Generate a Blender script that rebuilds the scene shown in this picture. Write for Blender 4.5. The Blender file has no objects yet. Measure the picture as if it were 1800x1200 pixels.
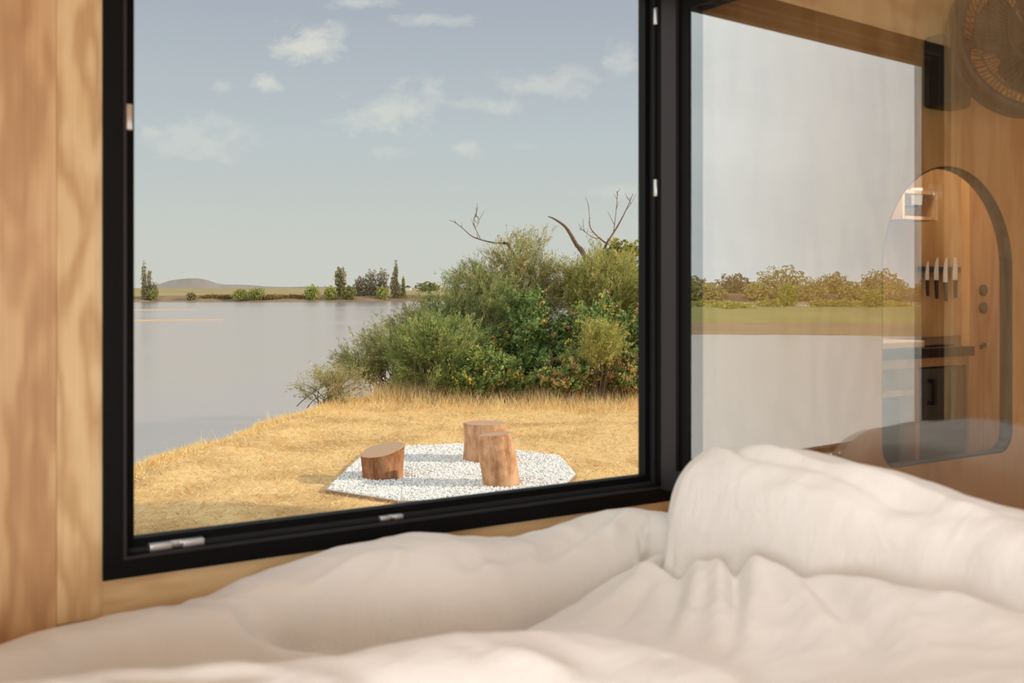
import bpy, bmesh, math, random
import numpy as np
from mathutils import Vector, Matrix, noise as mn

random.seed(7)
RNG = np.random.default_rng(11)
scene = bpy.context.scene
COL = scene.collection

# ------------------------------------------------------------------ camera
# world: X runs along the window wall (to the right), Y points outdoors through the wall, Z up, 0 = meadow level
EYE = 2.1
YAW = math.radians(31.0)
FPX = 1750.0
HOR = 506.0
S31, C31 = math.sin(YAW), math.cos(YAW)
FWD = Vector((S31, C31, 0)); RGT = Vector((C31, -S31, 0))

cam_d = bpy.data.cameras.new('camera')
cam = bpy.data.objects.new('camera', cam_d); COL.objects.link(cam)
cam.location = (0, 0, EYE)
cam.rotation_euler = (math.radians(90), 0, -YAW)
cam_d.lens = 35.0; cam_d.sensor_width = 36.0
cam_d.shift_y = -(600 - HOR) / 1800.0
cam_d.clip_start = 0.02; cam_d.clip_end = 6000
cam_d.dof.use_dof = True; cam_d.dof.focus_distance = 11.5; cam_d.dof.aperture_fstop = 6.3
scene.camera = cam

vs = scene.view_settings
vs.view_transform = 'Standard'; vs.look = 'None'; vs.gamma = 1.0; vs.exposure = 0.0; vs.use_curve_mapping = False


def at(px, py, Z):
    """point seen at pixel (px, py) of the 1800x1200 frame at depth Z"""
    p = (FWD + RGT * ((px - 900) / FPX)) * Z
    return Vector((p.x, p.y, EYE + Z * (HOR - py) / FPX))


def on_ground(px, py, z=0.0):
    return at(px, py, (EYE - z) * FPX / (py - HOR))


def plan(lat, Z, z=0.0):
    p = FWD * Z + RGT * lat
    return Vector((p.x, p.y, z))


# ------------------------------------------------------------------ node helpers
def new_tree_math(nt):
    def val(v): return v
    def M(op, a, b=None, c=None, clamp=False):
        n = nt.nodes.new('ShaderNodeMath'); n.operation = op; n.use_clamp = clamp
        for i, v in enumerate((a, b, c)):
            if v is None: continue
            if isinstance(v, (int, float)): n.inputs[i].default_value = v
            else: nt.links.new(v, n.inputs[i])
        return n.outputs[0]
    return M


def mixrgb(nt, fac, a, b, blend='MIX'):
    n = nt.nodes.new('ShaderNodeMix'); n.data_type = 'RGBA'; n.blend_type = blend
    for sock, v in ((n.inputs[0], fac), (n.inputs[6], a), (n.inputs[7], b)):
        if isinstance(v, (int, float)): sock.default_value = v
        elif isinstance(v, tuple): sock.default_value = (v[0], v[1], v[2], 1)
        else: nt.links.new(v, sock)
    return n.outputs[2]


def ramp(nt, fac, stops, interp='LINEAR'):
    n = nt.nodes.new('ShaderNodeValToRGB'); cr = n.color_ramp; cr.interpolation = interp
    while len(cr.elements) < len(stops): cr.elements.new(0.5)
    for e, (p, c) in zip(cr.elements, stops):
        e.position = p; e.color = (c[0], c[1], c[2], 1)
    nt.links.new(fac, n.inputs[0])
    return n.outputs[0]


def noise_tex(nt, vec, scale, detail=4, rough=0.5, dist=0.0):
    n = nt.nodes.new('ShaderNodeTexNoise')
    n.inputs['Scale'].default_value = scale; n.inputs['Detail'].default_value = detail
    n.inputs['Roughness'].default_value = rough; n.inputs['Distortion'].default_value = dist
    if vec is not None: nt.links.new(vec, n.inputs['Vector'])
    return n


def mapping(nt, vec, scale=(1, 1, 1), loc=(0, 0, 0), rot=(0, 0, 0)):
    n = nt.nodes.new('ShaderNodeMapping')
    n.inputs['Scale'].default_value = scale; n.inputs['Location'].default_value = loc; n.inputs['Rotation'].default_value = rot
    nt.links.new(vec, n.inputs['Vector'])
    return n.outputs[0]


# ------------------------------------------------------------------ world: hazy late summer sky with small clouds
world = bpy.data.worlds.new('sky'); scene.world = world; world.use_nodes = True
nt = world.node_tree; nt.nodes.clear(); M = new_tree_math(nt)
tc = nt.nodes.new('ShaderNodeTexCoord'); DIR = tc.outputs['Generated']
sep = nt.nodes.new('ShaderNodeSeparateXYZ'); nt.links.new(DIR, sep.inputs[0])
sx, sy, sz = sep.outputs
fw = M('ADD', M('MULTIPLY', sx, S31), M('MULTIPLY', sy, C31))
rt = M('SUBTRACT', M('MULTIPLY', sx, C31), M('MULTIPLY', sy, S31))
AZ = M('ARCTAN2', rt, fw)
EL = M('ARCSINE', sz)
grad = ramp(nt, M('MAXIMUM', sz, 0.0), [(0.0, (0.60, 0.61, 0.55)), (0.06, (0.565, 0.60, 0.555)), (0.15, (0.49, 0.555, 0.57)),
                                          (0.28, (0.385, 0.43, 0.495)), (0.5, (0.42, 0.48, 0.55)), (1.0, (0.44, 0.51, 0.60))])
wob = noise_tex(nt, mapping(nt, DIR, (1, 1, 1.6)), 26.0, 7, 0.62, 0.3)
wobc = M('SUBTRACT', wob.outputs[0], 0.5)
CLOUDS = [(535, 82, 50, 36, .95), (594, 56, 17, 15, .45), (458, 148, 27, 22, .8), (392, 155, 22, 12, .5), (690, 192, 85, 42, .72),
          (756, 160, 30, 30, .55), (860, 185, 70, 18, .5), (950, 150, 90, 24, .55), (1000, 130, 40, 16, .35), (815, 262, 30, 15, .6),
          (690, 267, 50, 11, .4), (345, 245, 100, 38, .5), (262, 232, 26, 20, .6), (1100, 102, 42, 32, .5), (620, 4, 110, 12, .6),
          (760, 34, 75, 11, .45), (1085, 335, 70, 18, .35), (925, 258, 22, 7, .25), (810, 330, 30, 8, .2)]
acc = None
for (px, py, hw, hh, st) in CLOUDS:
    az = math.atan((px - 900) / FPX); el = math.atan((HOR - py) / FPX * math.cos(az))
    da = M('MULTIPLY', M('SUBTRACT', AZ, az), FPX / hw * 0.95)
    de = M('MULTIPLY', M('SUBTRACT', EL, el), FPX / hh * 0.95)
    d2 = M('ADD', M('MULTIPLY', da, da), M('MULTIPLY', de, de))
    v = M('ADD', M('SUBTRACT', 1.0, M('POWER', d2, 0.5)), M('MULTIPLY', wobc, 3.6))
    v = M('MULTIPLY', M('MULTIPLY', v, 1.15, clamp=True), st)
    acc = v if acc is None else M('MAXIMUM', acc, v)
# thin veil of high cloud over the upstream half of the sky (seen mirrored in the open window sash)
veil_n = noise_tex(nt, mapping(nt, DIR, (1.0, 1.0, 3.5)), 2.6, 6, 0.6, 0.6)
mr = nt.nodes.new('ShaderNodeMapRange'); mr.interpolation_type = 'SMOOTHSTEP'
nt.links.new(AZ, mr.inputs[0]); mr.inputs[1].default_value = -0.5; mr.inputs[2].default_value = -1.15
veil = M('MULTIPLY', mr.outputs[0], M('ADD', 0.62, M('MULTIPLY', veil_n.outputs[0], 0.5)), clamp=True)
c1 = mixrgb(nt, acc, grad, (0.67, 0.68, 0.63))
c2 = mixrgb(nt, veil, c1, (1.50, 1.55, 1.50))
bg = nt.nodes.new('ShaderNodeBackground'); nt.links.new(c2, bg.inputs[0]); bg.inputs[1].default_value = 1.0
wo = nt.nodes.new('ShaderNodeOutputWorld'); nt.links.new(bg.outputs[0], wo.inputs[0])

# ------------------------------------------------------------------ sun (low, from the right hand side)
SUN_EL = math.radians(22)
sd = (RGT * math.cos(math.radians(4)) - FWD * math.sin(math.radians(4))) * math.cos(SUN_EL) + Vector((0, 0, math.sin(SUN_EL)))
sun_l = bpy.data.lights.new('sun', 'SUN'); sun_l.energy = 3.9; sun_l.angle = math.radians(0.9); sun_l.color = (1.0, 0.88, 0.70)
sun = bpy.data.objects.new('sun', sun_l); COL.objects.link(sun)
sun.rotation_euler = sd.to_track_quat('Z', 'Y').to_euler()


# ------------------------------------------------------------------ fill lights added to brighten the room
def area(name, loc, target, sx_, sy_, power, color):
    l = bpy.data.lights.new(name, 'AREA'); l.shape = 'RECTANGLE'; l.size = sx_; l.size_y = sy_; l.energy = power; l.color = color
    o = bpy.data.objects.new(name, l); COL.objects.link(o); o.location = loc
    o.rotation_euler = (Vector(loc) - Vector(target)).to_track_quat('Z', 'Y').to_euler()
    return o


area('side_fill_light', (-1.16, -1.15, 2.0), (1.0, 0.6, 0.9), 1.3, 0.9, 70.0, (0.92, 1.0, 1.07))  # unseen fill light added at the left wall opening
area('rear_fill_light', (1.5, -2.12, 1.75), (1.3, 1.6, 1.7), 2.6, 1.3, 15.0, (0.95, 1.0, 1.05))  # fill light added in front of the windowless rear wall
cl_ = area('ceiling_fill_light', (0.75, 0.7, 3.03), (0.75, 0.75, 1.4), 1.3, 0.8, 3.4, (0.96, 1.0, 1.04))  # fill light added under the ceiling to brighten the bed
cl_.data.spread = math.radians(95)


# ------------------------------------------------------------------ object helpers
def put(o, parent=None):
    COL.objects.link(o)
    if parent is not None: o.parent = parent
    return o


def tag(o, label=None, cat=None, group=None, kind=None):
    if label: o['label'] = label
    if cat: o['category'] = cat
    if group: o['group'] = group
    if kind: o['kind'] = kind
    return o


def empty(name, loc=(0, 0, 0), rz=0.0, parent=None):
    o = bpy.data.objects.new(name, None); o.empty_display_size = 0.1
    o.location = loc; o.rotation_euler = (0, 0, rz)
    return put(o, parent)


def obj_bm(name, bm, mat, parent=None, smooth=False, loc=None):
    me = bpy.data.meshes.new(name); bm.normal_update(); bm.to_mesh(me); bm.free()
    for m in (mat if isinstance(mat, (list, tuple)) else [mat]): me.materials.append(m)
    if smooth: me.shade_smooth()
    o = bpy.data.objects.new(name, me)
    if loc is not None: o.location = loc
    return put(o, parent)


def obj_np(name, verts, faces, mat, parent=None, smooth=False, colors=None, loc=None):
    """verts (N,3), faces (M,k) arrays; colors (N,3) point colours"""
    verts = np.asarray(verts, dtype=np.float32); faces = np.asarray(faces, dtype=np.int32)
    me = bpy.data.meshes.new(name)
    me.vertices.add(len(verts)); me.vertices.foreach_set('co', verts.ravel())
    k = faces.shape[1]
    me.loops.add(faces.size); me.loops.foreach_set('vertex_index', faces.ravel())
    me.polygons.add(len(faces)); me.polygons.foreach_set('loop_start', np.arange(0, faces.size, k, dtype=np.int32))
    if colors is not None:
        a = me.color_attributes.new('Col', 'FLOAT_COLOR', 'POINT')
        c = np.ones((len(verts), 4), dtype=np.float32); c[:, :3] = colors
        a.data.foreach_set('color', c.ravel())
    me.update(calc_edges=True); me.validate()
    me.materials.append(mat)
    if smooth: me.shade_smooth()
    o = bpy.data.objects.new(name, me)
    if loc is not None: o.location = loc
    return put(o, parent)


def box(bm, x0, x1, y0, y1, z0, z1, mi=0):
    vs_ = [bm.verts.new(p) for p in ((x0, y0, z0), (x1, y0, z0), (x1, y1, z0), (x0, y1, z0), (x0, y0, z1), (x1, y0, z1), (x1, y1, z1), (x0, y1, z1))]
    fs = []
    for f in ((0, 3, 2, 1), (4, 5, 6, 7), (0, 1, 5, 4), (1, 2, 6, 5), (2, 3, 7, 6), (3, 0, 4, 7)):
        fc = bm.faces.new([vs_[i] for i in f]); fc.material_index = mi; fs.append(fc)
    return fs


def bevelled(bm, r, seg=2):
    bmesh.ops.bevel(bm, geom=list(bm.edges), offset=r, segments=seg, affect='EDGES', profile=0.5)
    return bm


def box_obj(name, ext, mat, parent=None, bev=0.0, seg=2):
    bm = bmesh.new(); box(bm, *ext)
    if bev > 0: bevelled(bm, bev, seg)
    return obj_bm(name, bm, mat, parent)


def prism(bm, pts, y0, y1):
    """closed outline in XZ, extruded along Y"""
    a = [bm.verts.new((x, y0, z)) for x, z in pts]; b = [bm.verts.new((x, y1, z)) for x, z in pts]
    n = len(pts)
    bm.faces.new(a); bm.faces.new(b[::-1])
    for i in range(n): bm.faces.new((a[i], b[i], b[(i + 1) % n], a[(i + 1) % n]))
    bmesh.ops.recalc_face_normals(bm, faces=list(bm.faces))
    return bm


def ring_frame(bm, x0, x1, z0, z1, w, y0, y1, bev=0.002):
    """rectangular picture-frame bars, outer size given, bar width w"""
    box(bm, x0, x0 + w, y0, y1, z0, z1); box(bm, x1 - w, x1, y0, y1, z0, z1)
    box(bm, x0 + w, x1 - w, y0, y1, z0, z0 + w); box(bm, x0 + w, x1 - w, y0, y1, z1 - w, z1)


def tube_np(paths, sides=5):
    """paths: list of (points (n,3), radii (n,)) -> verts, faces"""
    V, F = [], []; off = 0
    for pts, rad in paths:
        pts = np.asarray(pts, float); n = len(pts)
        tg = np.gradient(pts, axis=0); tg /= np.linalg.norm(tg, axis=1)[:, None] + 1e-9
        up = np.array([0.31, 0.17, 0.93]); a = np.cross(tg, up); a /= np.linalg.norm(a, axis=1)[:, None] + 1e-9
        b = np.cross(tg, a)
        ang = np.linspace(0, 2 * np.pi, sides, endpoint=False)
        ring = pts[:, None, :] + np.asarray(rad)[:, None, None] * (a[:, None, :] * np.cos(ang)[None, :, None] + b[:, None, :] * np.sin(ang)[None, :, None])
        V.append(ring.reshape(-1, 3))
        i = np.arange(n - 1)[:, None] * sides; j = np.arange(sides)[None, :]; j2 = (j + 1) % sides
        F.append((np.stack([i + j, i + j2, i + sides + j2, i + sides + j], -1) + off).reshape(-1, 4))
        off += n * sides
    return np.concatenate(V), np.concatenate(F)


def bezier(p0, p1, p2, n):
    t = np.linspace(0, 1, n)[:, None]
    return (1 - t) ** 2 * np.asarray(p0) + 2 * t * (1 - t) * np.asarray(p1) + t ** 2 * np.asarray(p2)


def catmull(P, n=12):
    P = [np.asarray(p, float) for p in P]; P = [2 * P[0] - P[1]] + P + [2 * P[-1] - P[-2]]
    out = []
    for i in range(1, len(P) - 2):
        for t in np.linspace(0, 1, n, endpoint=False):
            out.append(0.5 * ((2 * P[i]) + (P[i + 1] - P[i - 1]) * t + (2 * P[i - 1] - 5 * P[i] + 4 * P[i + 1] - P[i + 2]) * t * t
                              + (3 * P[i] - P[i - 1] - 3 * P[i + 1] + P[i + 2]) * t ** 3))
    out.append(P[-2])
    return np.array(out)


# ------------------------------------------------------------------ materials
def mat_new(name):
    m = bpy.data.materials.new(name); m.use_nodes = True
    n = m.node_tree; b = n.nodes['Principled BSDF']
    return m, n, b


def plain(name, col, rough=0.5, metal=0.0, spec=0.5, var=0.06):
    m, n, b = mat_new(name)
    tcn = n.nodes.new('ShaderNodeTexCoord')
    ns = noise_tex(n, tcn.outputs['Object'], 35.0, 3)
    c = mixrgb(n, ns.outputs[0], tuple(v * (1 - var) for v in col), tuple(min(1, v * (1 + var)) for v in col))
    n.links.new(c, b.inputs['Base Color'])
    b.inputs['Roughness'].default_value = rough; b.inputs['Metallic'].default_value = metal
    b.inputs['Specular IOR Level'].default_value = spec
    return m


def wood(name, light, mid, dark, grain='Z', seed=0.0, rough=0.42, scale=1.0):
    m, n, b = mat_new(name); Mm = new_tree_math(n)
    tcn = n.nodes.new('ShaderNodeTexCoord')
    st = {'Z': (6.0, 6.0, 1.5), 'X': (1.5, 6.0, 6.0), 'Y': (6.0, 1.5, 6.0)}[grain]
    v = mapping(n, tcn.outputs['Object'], tuple(s * scale for s in st), (seed, seed * 0.7, seed * 1.3))
    warp = noise_tex(n, v, 0.9, 3, 0.5)
    wv = Mm('MULTIPLY', warp.outputs[0], 9.0)
    band = Mm('ADD', Mm('MULTIPLY', Mm('SINE', Mm('MULTIPLY', wv, 3.6)), 0.5), 0.5)
    fine_v = mapping(n, tcn.outputs['Object'], tuple(s * 12 * scale if s > 3 else s * .8 for s in st))
    fine = noise_tex(n, fine_v, 1.6, 4, 0.6)
    big = noise_tex(n, mapping(n, tcn.outputs['Object'], tuple(0.5 * s for s in st), (seed * 2, 1, 3)), 1.2, 2)
    f = Mm('ADD', Mm('MULTIPLY', Mm('POWER', band, 1.4), 0.46), Mm('MULTIPLY', fine.outputs[0], 0.36))
    f = Mm('ADD', f, Mm('MULTIPLY', Mm('SUBTRACT', big.outputs[0], 0.5), 0.9))
    c = ramp(n, f, [(0.15, light), (0.48, mid), (0.85, dark)])
    n.links.new(c, b.inputs['Base Color'])
    b.inputs['Roughness'].default_value = rough
    bp = n.nodes.new('ShaderNodeBump'); bp.inputs['Strength'].default_value = 0.06; bp.inputs['Distance'].default_value = 0.002
    n.links.new(fine.outputs[0], bp.inputs['Height']); n.links.new(bp.outputs[0], b.inputs['Normal'])
    return m


W_L, W_M, W_D = (0.76, 0.54, 0.28), (0.65, 0.42, 0.20), (0.50, 0.285, 0.12)
M_PLY = wood('pale_plywood', W_L, W_M, W_D, 'Z', 1.7, scale=2.1)
M_PLYR = wood('reddish_plywood', (0.69, 0.45, 0.23), (0.575, 0.335, 0.155), (0.44, 0.23, 0.098), 'Z', 6.1, scale=1.5)
M_PLYX = wood('pale_plywood_lengthwise', W_L, W_M, W_D, 'X', 3.2, scale=1.6)
M_PLYK = wood('kitchen_plywood', (0.62, 0.37, 0.15), (0.56, 0.31, 0.112), (0.49, 0.25, 0.085), 'Z', 9.2)
M_BLACK = plain('black_aluminium', (0.0035, 0.0033, 0.0033), 0.55, 0.0, 0.12)
M_BLACKS = plain('black_aluminium_sash', (0.020, 0.016, 0.017), 0.5, 0.0, 0.3)
M_GASKET = plain('black_rubber', (0.006, 0.006, 0.006), 0.7)
M_STEEL = plain('brushed_steel', (0.62, 0.60, 0.57), 0.32, 0.9)
M_DARK = plain('charcoal_plastic', (0.018, 0.017, 0.015), 0.5)
M_GREY = plain('grey_laminate', (0.085, 0.082, 0.065), 0.45)
M_STONE = plain('black_worktop', (0.012, 0.010, 0.009), 0.3)
M_BLADE = plain('knife_steel', (0.80, 0.80, 0.74), 0.45, 0.2)
M_WHITE = plain('white_paint', (0.78, 0.77, 0.74), 0.5)


def glass_mats():
    m, n, b = mat_new('coated_window_glass'); n.nodes.remove(b); Mm = new_tree_math(n)
    out = [k for k in n.nodes if k.type == 'OUTPUT_MATERIAL'][0]
    lw = n.nodes.new('ShaderNodeLayerWeight'); lw.inputs[0].default_value = 0.5
    tcn = n.nodes.new('ShaderNodeTexCoord')
    ns = noise_tex(n, tcn.outputs['Object'], 1.5, 2)
    fac = Mm('ADD', Mm('MULTIPLY', lw.outputs['Facing'], 1.15), -0.035, clamp=True)
    fac = Mm('ADD', fac, Mm('MULTIPLY', Mm('SUBTRACT', ns.outputs[0], 0.5), 0.006))
    tr = n.nodes.new('ShaderNodeBsdfTransparent'); tr.inputs[0].default_value = (0.97, 0.98, 0.97, 1)
    gl = n.nodes.new('ShaderNodeBsdfGlossy'); gl.inputs['Roughness'].default_value = 0.0; gl.inputs[0].default_value = (0.93, 0.98, 1.0, 1)
    mx = n.nodes.new('ShaderNodeMixShader'); n.links.new(fac, mx.inputs[0]); n.links.new(tr.outputs[0], mx.inputs[1]); n.links.new(gl.outputs[0], mx.inputs[2])
    n.links.new(mx.outputs[0], out.inputs[0])
    m2, n2, b2 = mat_new('uncoated_window_glass'); n2.nodes.remove(b2)
    out2 = [k for k in n2.nodes if k.type == 'OUTPUT_MATERIAL'][0]
    tr2 = n2.nodes.new('ShaderNodeBsdfTransparent'); tr2.inputs[0].default_value = (0.985, 0.99, 0.985, 1)
    n2.links.new(tr2.outputs[0], out2.inputs[0])
    return m, m2


M_GLASS, M_GLASS_CLEAR = glass_mats()


def leaf_mat(name, trans=0.35, rough=0.55):
    m, n, b = mat_new(name); n.nodes.remove(b)
    out = [k for k in n.nodes if k.type == 'OUTPUT_MATERIAL'][0]
    a = n.nodes.new('ShaderNodeAttribute'); a.attribute_name = 'Col'
    d = n.nodes.new('ShaderNodeBsdfDiffuse'); t = n.nodes.new('ShaderNodeBsdfTranslucent')
    n.links.new(a.outputs['Color'], d.inputs[0]); n.links.new(a.outputs['Color'], t.inputs[0])
    mx = n.nodes.new('ShaderNodeMixShader'); mx.inputs[0].default_value = trans
    n.links.new(d.outputs[0], mx.inputs[1]); n.links.new(t.outputs[0], mx.inputs[2]); n.links.new(mx.outputs[0], out.inputs[0])
    return m


M_LEAF = leaf_mat('leaves', 0.35)
M_STRAW = leaf_mat('dry_straw', 0.25)
M_BARK = plain('grey_brown_bark', (0.17, 0.115, 0.075), 0.85, 0, 0.2, 0.25)
M_DEAD = plain('bare_dead_wood', (0.20, 0.125, 0.085), 0.85, 0, 0.2, 0.25)


def ground_mat():
    m, n, b = mat_new('dry_meadow')
    tcn = n.nodes.new('ShaderNodeTexCoord')
    n1 = noise_tex(n, tcn.outputs['Object'], 0.9, 6, 0.6)
    n2 = noise_tex(n, mapping(n, tcn.outputs['Object'], (1, 1, 1), (0, 0, 0), (0, 0, 0.6)), 9.0, 6, 0.7, 0.8)
    c1 = ramp(n, n2.outputs[0], [(0.28, (0.60, 0.37, 0.15)), (0.5, (0.78, 0.53, 0.24)), (0.72, (0.86, 0.62, 0.30))])
    c2 = ramp(n, n1.outputs[0], [(0.34, (0.62, 0.55, 0.50)), (0.54, (.97, .97, 1))])
    n.links.new(mixrgb(n, 1.0, c1, c2, 'MULTIPLY'), b.inputs['Base Color'])
    b.inputs['Roughness'].default_value = 0.95; b.inputs['Specular IOR Level'].default_value = 0.1
    bp = n.nodes.new('ShaderNodeBump'); bp.inputs['Strength'].default_value = 0.5; bp.inputs['Distance'].default_value = 0.03
    n.links.new(n2.outputs[0], bp.inputs['Height']); n.links.new(bp.outputs[0], b.inputs['Normal'])
    return m


def two_tone(name, a, b_, scale, rough=0.9, stretch=(1, 1, 1), lo=0.35, hi=0.65):
    m, n, b = mat_new(name)
    tcn = n.nodes.new('ShaderNodeTexCoord')
    ns = noise_tex(n, mapping(n, tcn.outputs['Object'], stretch), scale, 6, 0.6)
    n.links.new(ramp(n, ns.outputs[0], [(lo, a), (hi, b_)]), b.inputs['Base Color'])
    b.inputs['Roughness'].default_value = rough; b.inputs['Specular IOR Level'].default_value = 0.15
    return m


def water_mat():
    m, n, b = mat_new('silty_river_water'); n.nodes.remove(b)
    out = [k for k in n.nodes if k.type == 'OUTPUT_MATERIAL'][0]
    tcn = n.nodes.new('ShaderNodeTexCoord')
    rot = (0, 0, YAW)
    v1 = mapping(n, tcn.outputs['Object'], (0.5, 1.3, 1), (0, 0, 0), rot)
    rip = noise_tex(n, v1, 1.6, 5, 0.6)
    bp = n.nodes.new('ShaderNodeBump'); bp.inputs['Strength'].default_value = 0.07; bp.inputs['Distance'].default_value = 0.25
    n.links.new(rip.outputs[0], bp.inputs['Height'])
    big = noise_tex(n, mapping(n, tcn.outputs['Object'], (0.012, 0.07, 1), (3, 1, 0), rot), 1.0, 4, 0.6, 0.4)
    rr = ramp(n, big.outputs[0], [(0.42, (0.17, 0.17, 0.17)), (0.62, (0.23, 0.23, 0.23))])
    gl = n.nodes.new('ShaderNodeBsdfGlossy'); n.links.new(rr, gl.inputs['Roughness']); gl.inputs[0].default_value = (0.99, 0.89, 0.825, 1)
    df = n.nodes.new('ShaderNodeBsdfDiffuse'); df.inputs[0].default_value = (0.52, 0.42, 0.35, 1)
    n.links.new(bp.outputs[0], gl.inputs['Normal'])
    fr = n.nodes.new('ShaderNodeFresnel'); fr.inputs[0].default_value = 1.6
    fm = n.nodes.new('ShaderNodeMath'); fm.operation = 'MULTIPLY_ADD'; fm.use_clamp = True
    n.links.new(fr.outputs[0], fm.inputs[0]); fm.inputs[1].default_value = 0.25; fm.inputs[2].default_value = 0.70
    mx = n.nodes.new('ShaderNodeMixShader'); n.links.new(fm.outputs[0], mx.inputs[0]); n.links.new(df.outputs[0], mx.inputs[1]); n.links.new(gl.outputs[0], mx.inputs[2])
    n.links.new(mx.outputs[0], out.inputs[0])
    return m


M_GROUND = ground_mat()
M_WATER = water_mat()
M_FARLAND = two_tone('far_bank_grass', (0.31, 0.22, 0.10), (0.38, 0.31, 0.14), 0.05, stretch=(1, 1, 3))
M_FARSOIL = two_tone('far_bank_soil', (0.22, 0.15, 0.095), (0.34, 0.24, 0.14), 0.09)
M_SAND = two_tone('wet_sand', (0.58, 0.40, 0.22), (0.66, 0.47, 0.27), 0.2)
M_ISLAND = two_tone('island_grass', (0.50, 0.46, 0.15), (0.66, 0.56, 0.22), 0.12)
M_HILL = two_tone('hazy_hill', (0.25, 0.225, 0.205), (0.31, 0.28, 0.25), 0.02)  # distance haze put into the hill as a greyed colour


def linen_mat():
    m, n, b = mat_new('cream_linen'); Mm = new_tree_math(n)
    tcn = n.nodes.new('ShaderNodeTexCoord')
    ns = noise_tex(n, tcn.outputs['Object'], 6.0, 4)
    wa = noise_tex(n, mapping(n, tcn.outputs['Object'], (900, 120, 400)), 1.0, 2)
    wb = noise_tex(n, mapping(n, tcn.outputs['Object'], (120, 900, 400)), 1.0, 2)
    slub = Mm('ADD', wa.outputs[0], wb.outputs[0])
    c = ramp(n, ns.outputs[0], [(0.3, (0.72, 0.68, 0.625)), (0.7, (0.77, 0.73, 0.675))])
    n.links.new(c, b.inputs['Base Color'])
    b.inputs['Roughness'].default_value = 0.95; b.inputs['Specular IOR Level'].default_value = 0.1
    b.inputs['Sheen Weight'].default_value = 0.12
    crumple = noise_tex(n, mapping(n, tcn.outputs['Object'], (9, 16, 10)), 2.0, 5, 0.55, 0.4)
    bp = n.nodes.new('ShaderNodeBump'); bp.inputs['Strength'].default_value = 0.10; bp.inputs['Distance'].default_value = 0.001
    n.links.new(slub, bp.inputs['Height'])
    bp2 = n.nodes.new('ShaderNodeBump'); bp2.inputs['Strength'].default_value = 0.35; bp2.inputs['Distance'].default_value = 0.012
    n.links.new(crumple.outputs[0], bp2.inputs['Height']); n.links.new(bp.outputs[0], bp2.inputs['Normal'])
    n.links.new(bp2.outputs[0], b.inputs['Normal'])
    return m


M_LINEN = linen_mat()

# =================================================================== THE ROOM
YW = 1.685            # inner face of the window wall
YO = 1.735            # its outer face
X_L, X_R, Y_B = -1.2, 3.35, -2.2
FLOOR, CEIL = 0.55, 3.08
WX0, WX1, WZ0, WZ1 = 0.256, 1.423, EYE - 0.463, EYE + 0.690   # outer size of the window frame

fl = box_obj('floor', (X_L - .05, X_R + .05, Y_B - .05, YO, FLOOR - 0.12, FLOOR), M_PLYX); tag(fl, kind='structure')
ce = box_obj('ceiling', (X_L - .05, X_R + .05, Y_B - .05, YO, CEIL, CEIL + 0.12), M_PLYX); tag(ce, kind='structure')

wf = tag(empty('wall_front', (0, YW, FLOOR)), kind='structure')


def wall_panel(ext, mat, name='panel', bev=0.0006):
    bm = bmesh.new(); box(bm, *ext); bevelled(bm, bev, 1)
    o = obj_bm(name, bm, mat, wf); o.location = (0, -YW, -FLOOR); return o


SEAM = 0.190          # joint between the casing board and the wall panel
wall_panel((X_L, SEAM, YW + .002, YO, FLOOR, CEIL), M_PLYR)
wall_panel((SEAM, WX0, YW, YO, EYE - .522, CEIL), M_PLY, 'casing_board')
wall_panel((WX0, WX1, YW, YO, EYE - .522, WZ0), M_PLYX, 'casing_board')
wall_panel((WX0, WX1, YW, YO, WZ1, CEIL), M_PLYX, 'casing_board')
wall_panel((SEAM + .001, WX1, YW + .004, YO, FLOOR, EYE - .524), M_PLYX)

# right hand panel with the arched opening into the kitchen niche
AX0, AX1, AZ0, AR = 2.11, 2.665, EYE - 0.462, 0.2775
ACX = (AX0 + AX1) / 2; ATOP = EYE + 0.327


def arch_pts(inset=0.0):
    pts = []; r = 0.055
    x0, x1, z0 = AX0 + inset, AX1 - inset, AZ0 + inset
    zt = ATOP - inset; rt_ = (x1 - x0) / 2; zs = zt - rt_
    for k in range(7):
        a = math.pi + k / 6 * math.pi / 2; pts.append((x0 + r + r * math.cos(a), z0 + r + r * math.sin(a)))
    for k in range(7):
        a = 1.5 * math.pi + k / 6 * math.pi / 2; pts.append((x1 - r + r * math.cos(a), z0 + r + r * math.sin(a)))
    for k in range(33):
        a = k / 32 * math.pi; pts.append((ACX + rt_ * math.cos(a), zs + rt_ * math.sin(a)))
    return pts


def holed_plate(name, outer, inner, y0, y1, mats, parent):
    bm = bmesh.new()
    o_ = [bm.verts.new((x, y0, z)) for x, z in outer]; i_ = [bm.verts.new((x, y0, z)) for x, z in inner]
    ed = [bm.edges.new((o_[k], o_[(k + 1) % len(o_)])) for k in range(len(o_))] + [bm.edges.new((i_[k], i_[(k + 1) % len(i_)])) for k in range(len(i_))]
    r = bmesh.ops.triangle_fill(bm, edges=ed, use_beauty=True)
    faces = [g for g in r['geom'] if isinstance(g, bmesh.types.BMFace)]
    ex = bmesh.ops.extrude_face_region(bm, geom=faces)
    nv = [g for g in ex['geom'] if isinstance(g, bmesh.types.BMVert)]
    bmesh.ops.translate(bm, verts=nv, vec=(0, y1 - y0, 0))
    bmesh.ops.recalc_face_normals(bm, faces=list(bm.faces))
    return obj_bm(name, bm, mats, parent)


pr = holed_plate('panel', [(WX1, FLOOR), (X_R, FLOOR), (X_R, CEIL), (WX1, CEIL)], arch_pts(), YW, YW + .036, M_PLYK, wf)
pr.location = (0, -YW, -FLOOR)
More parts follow.
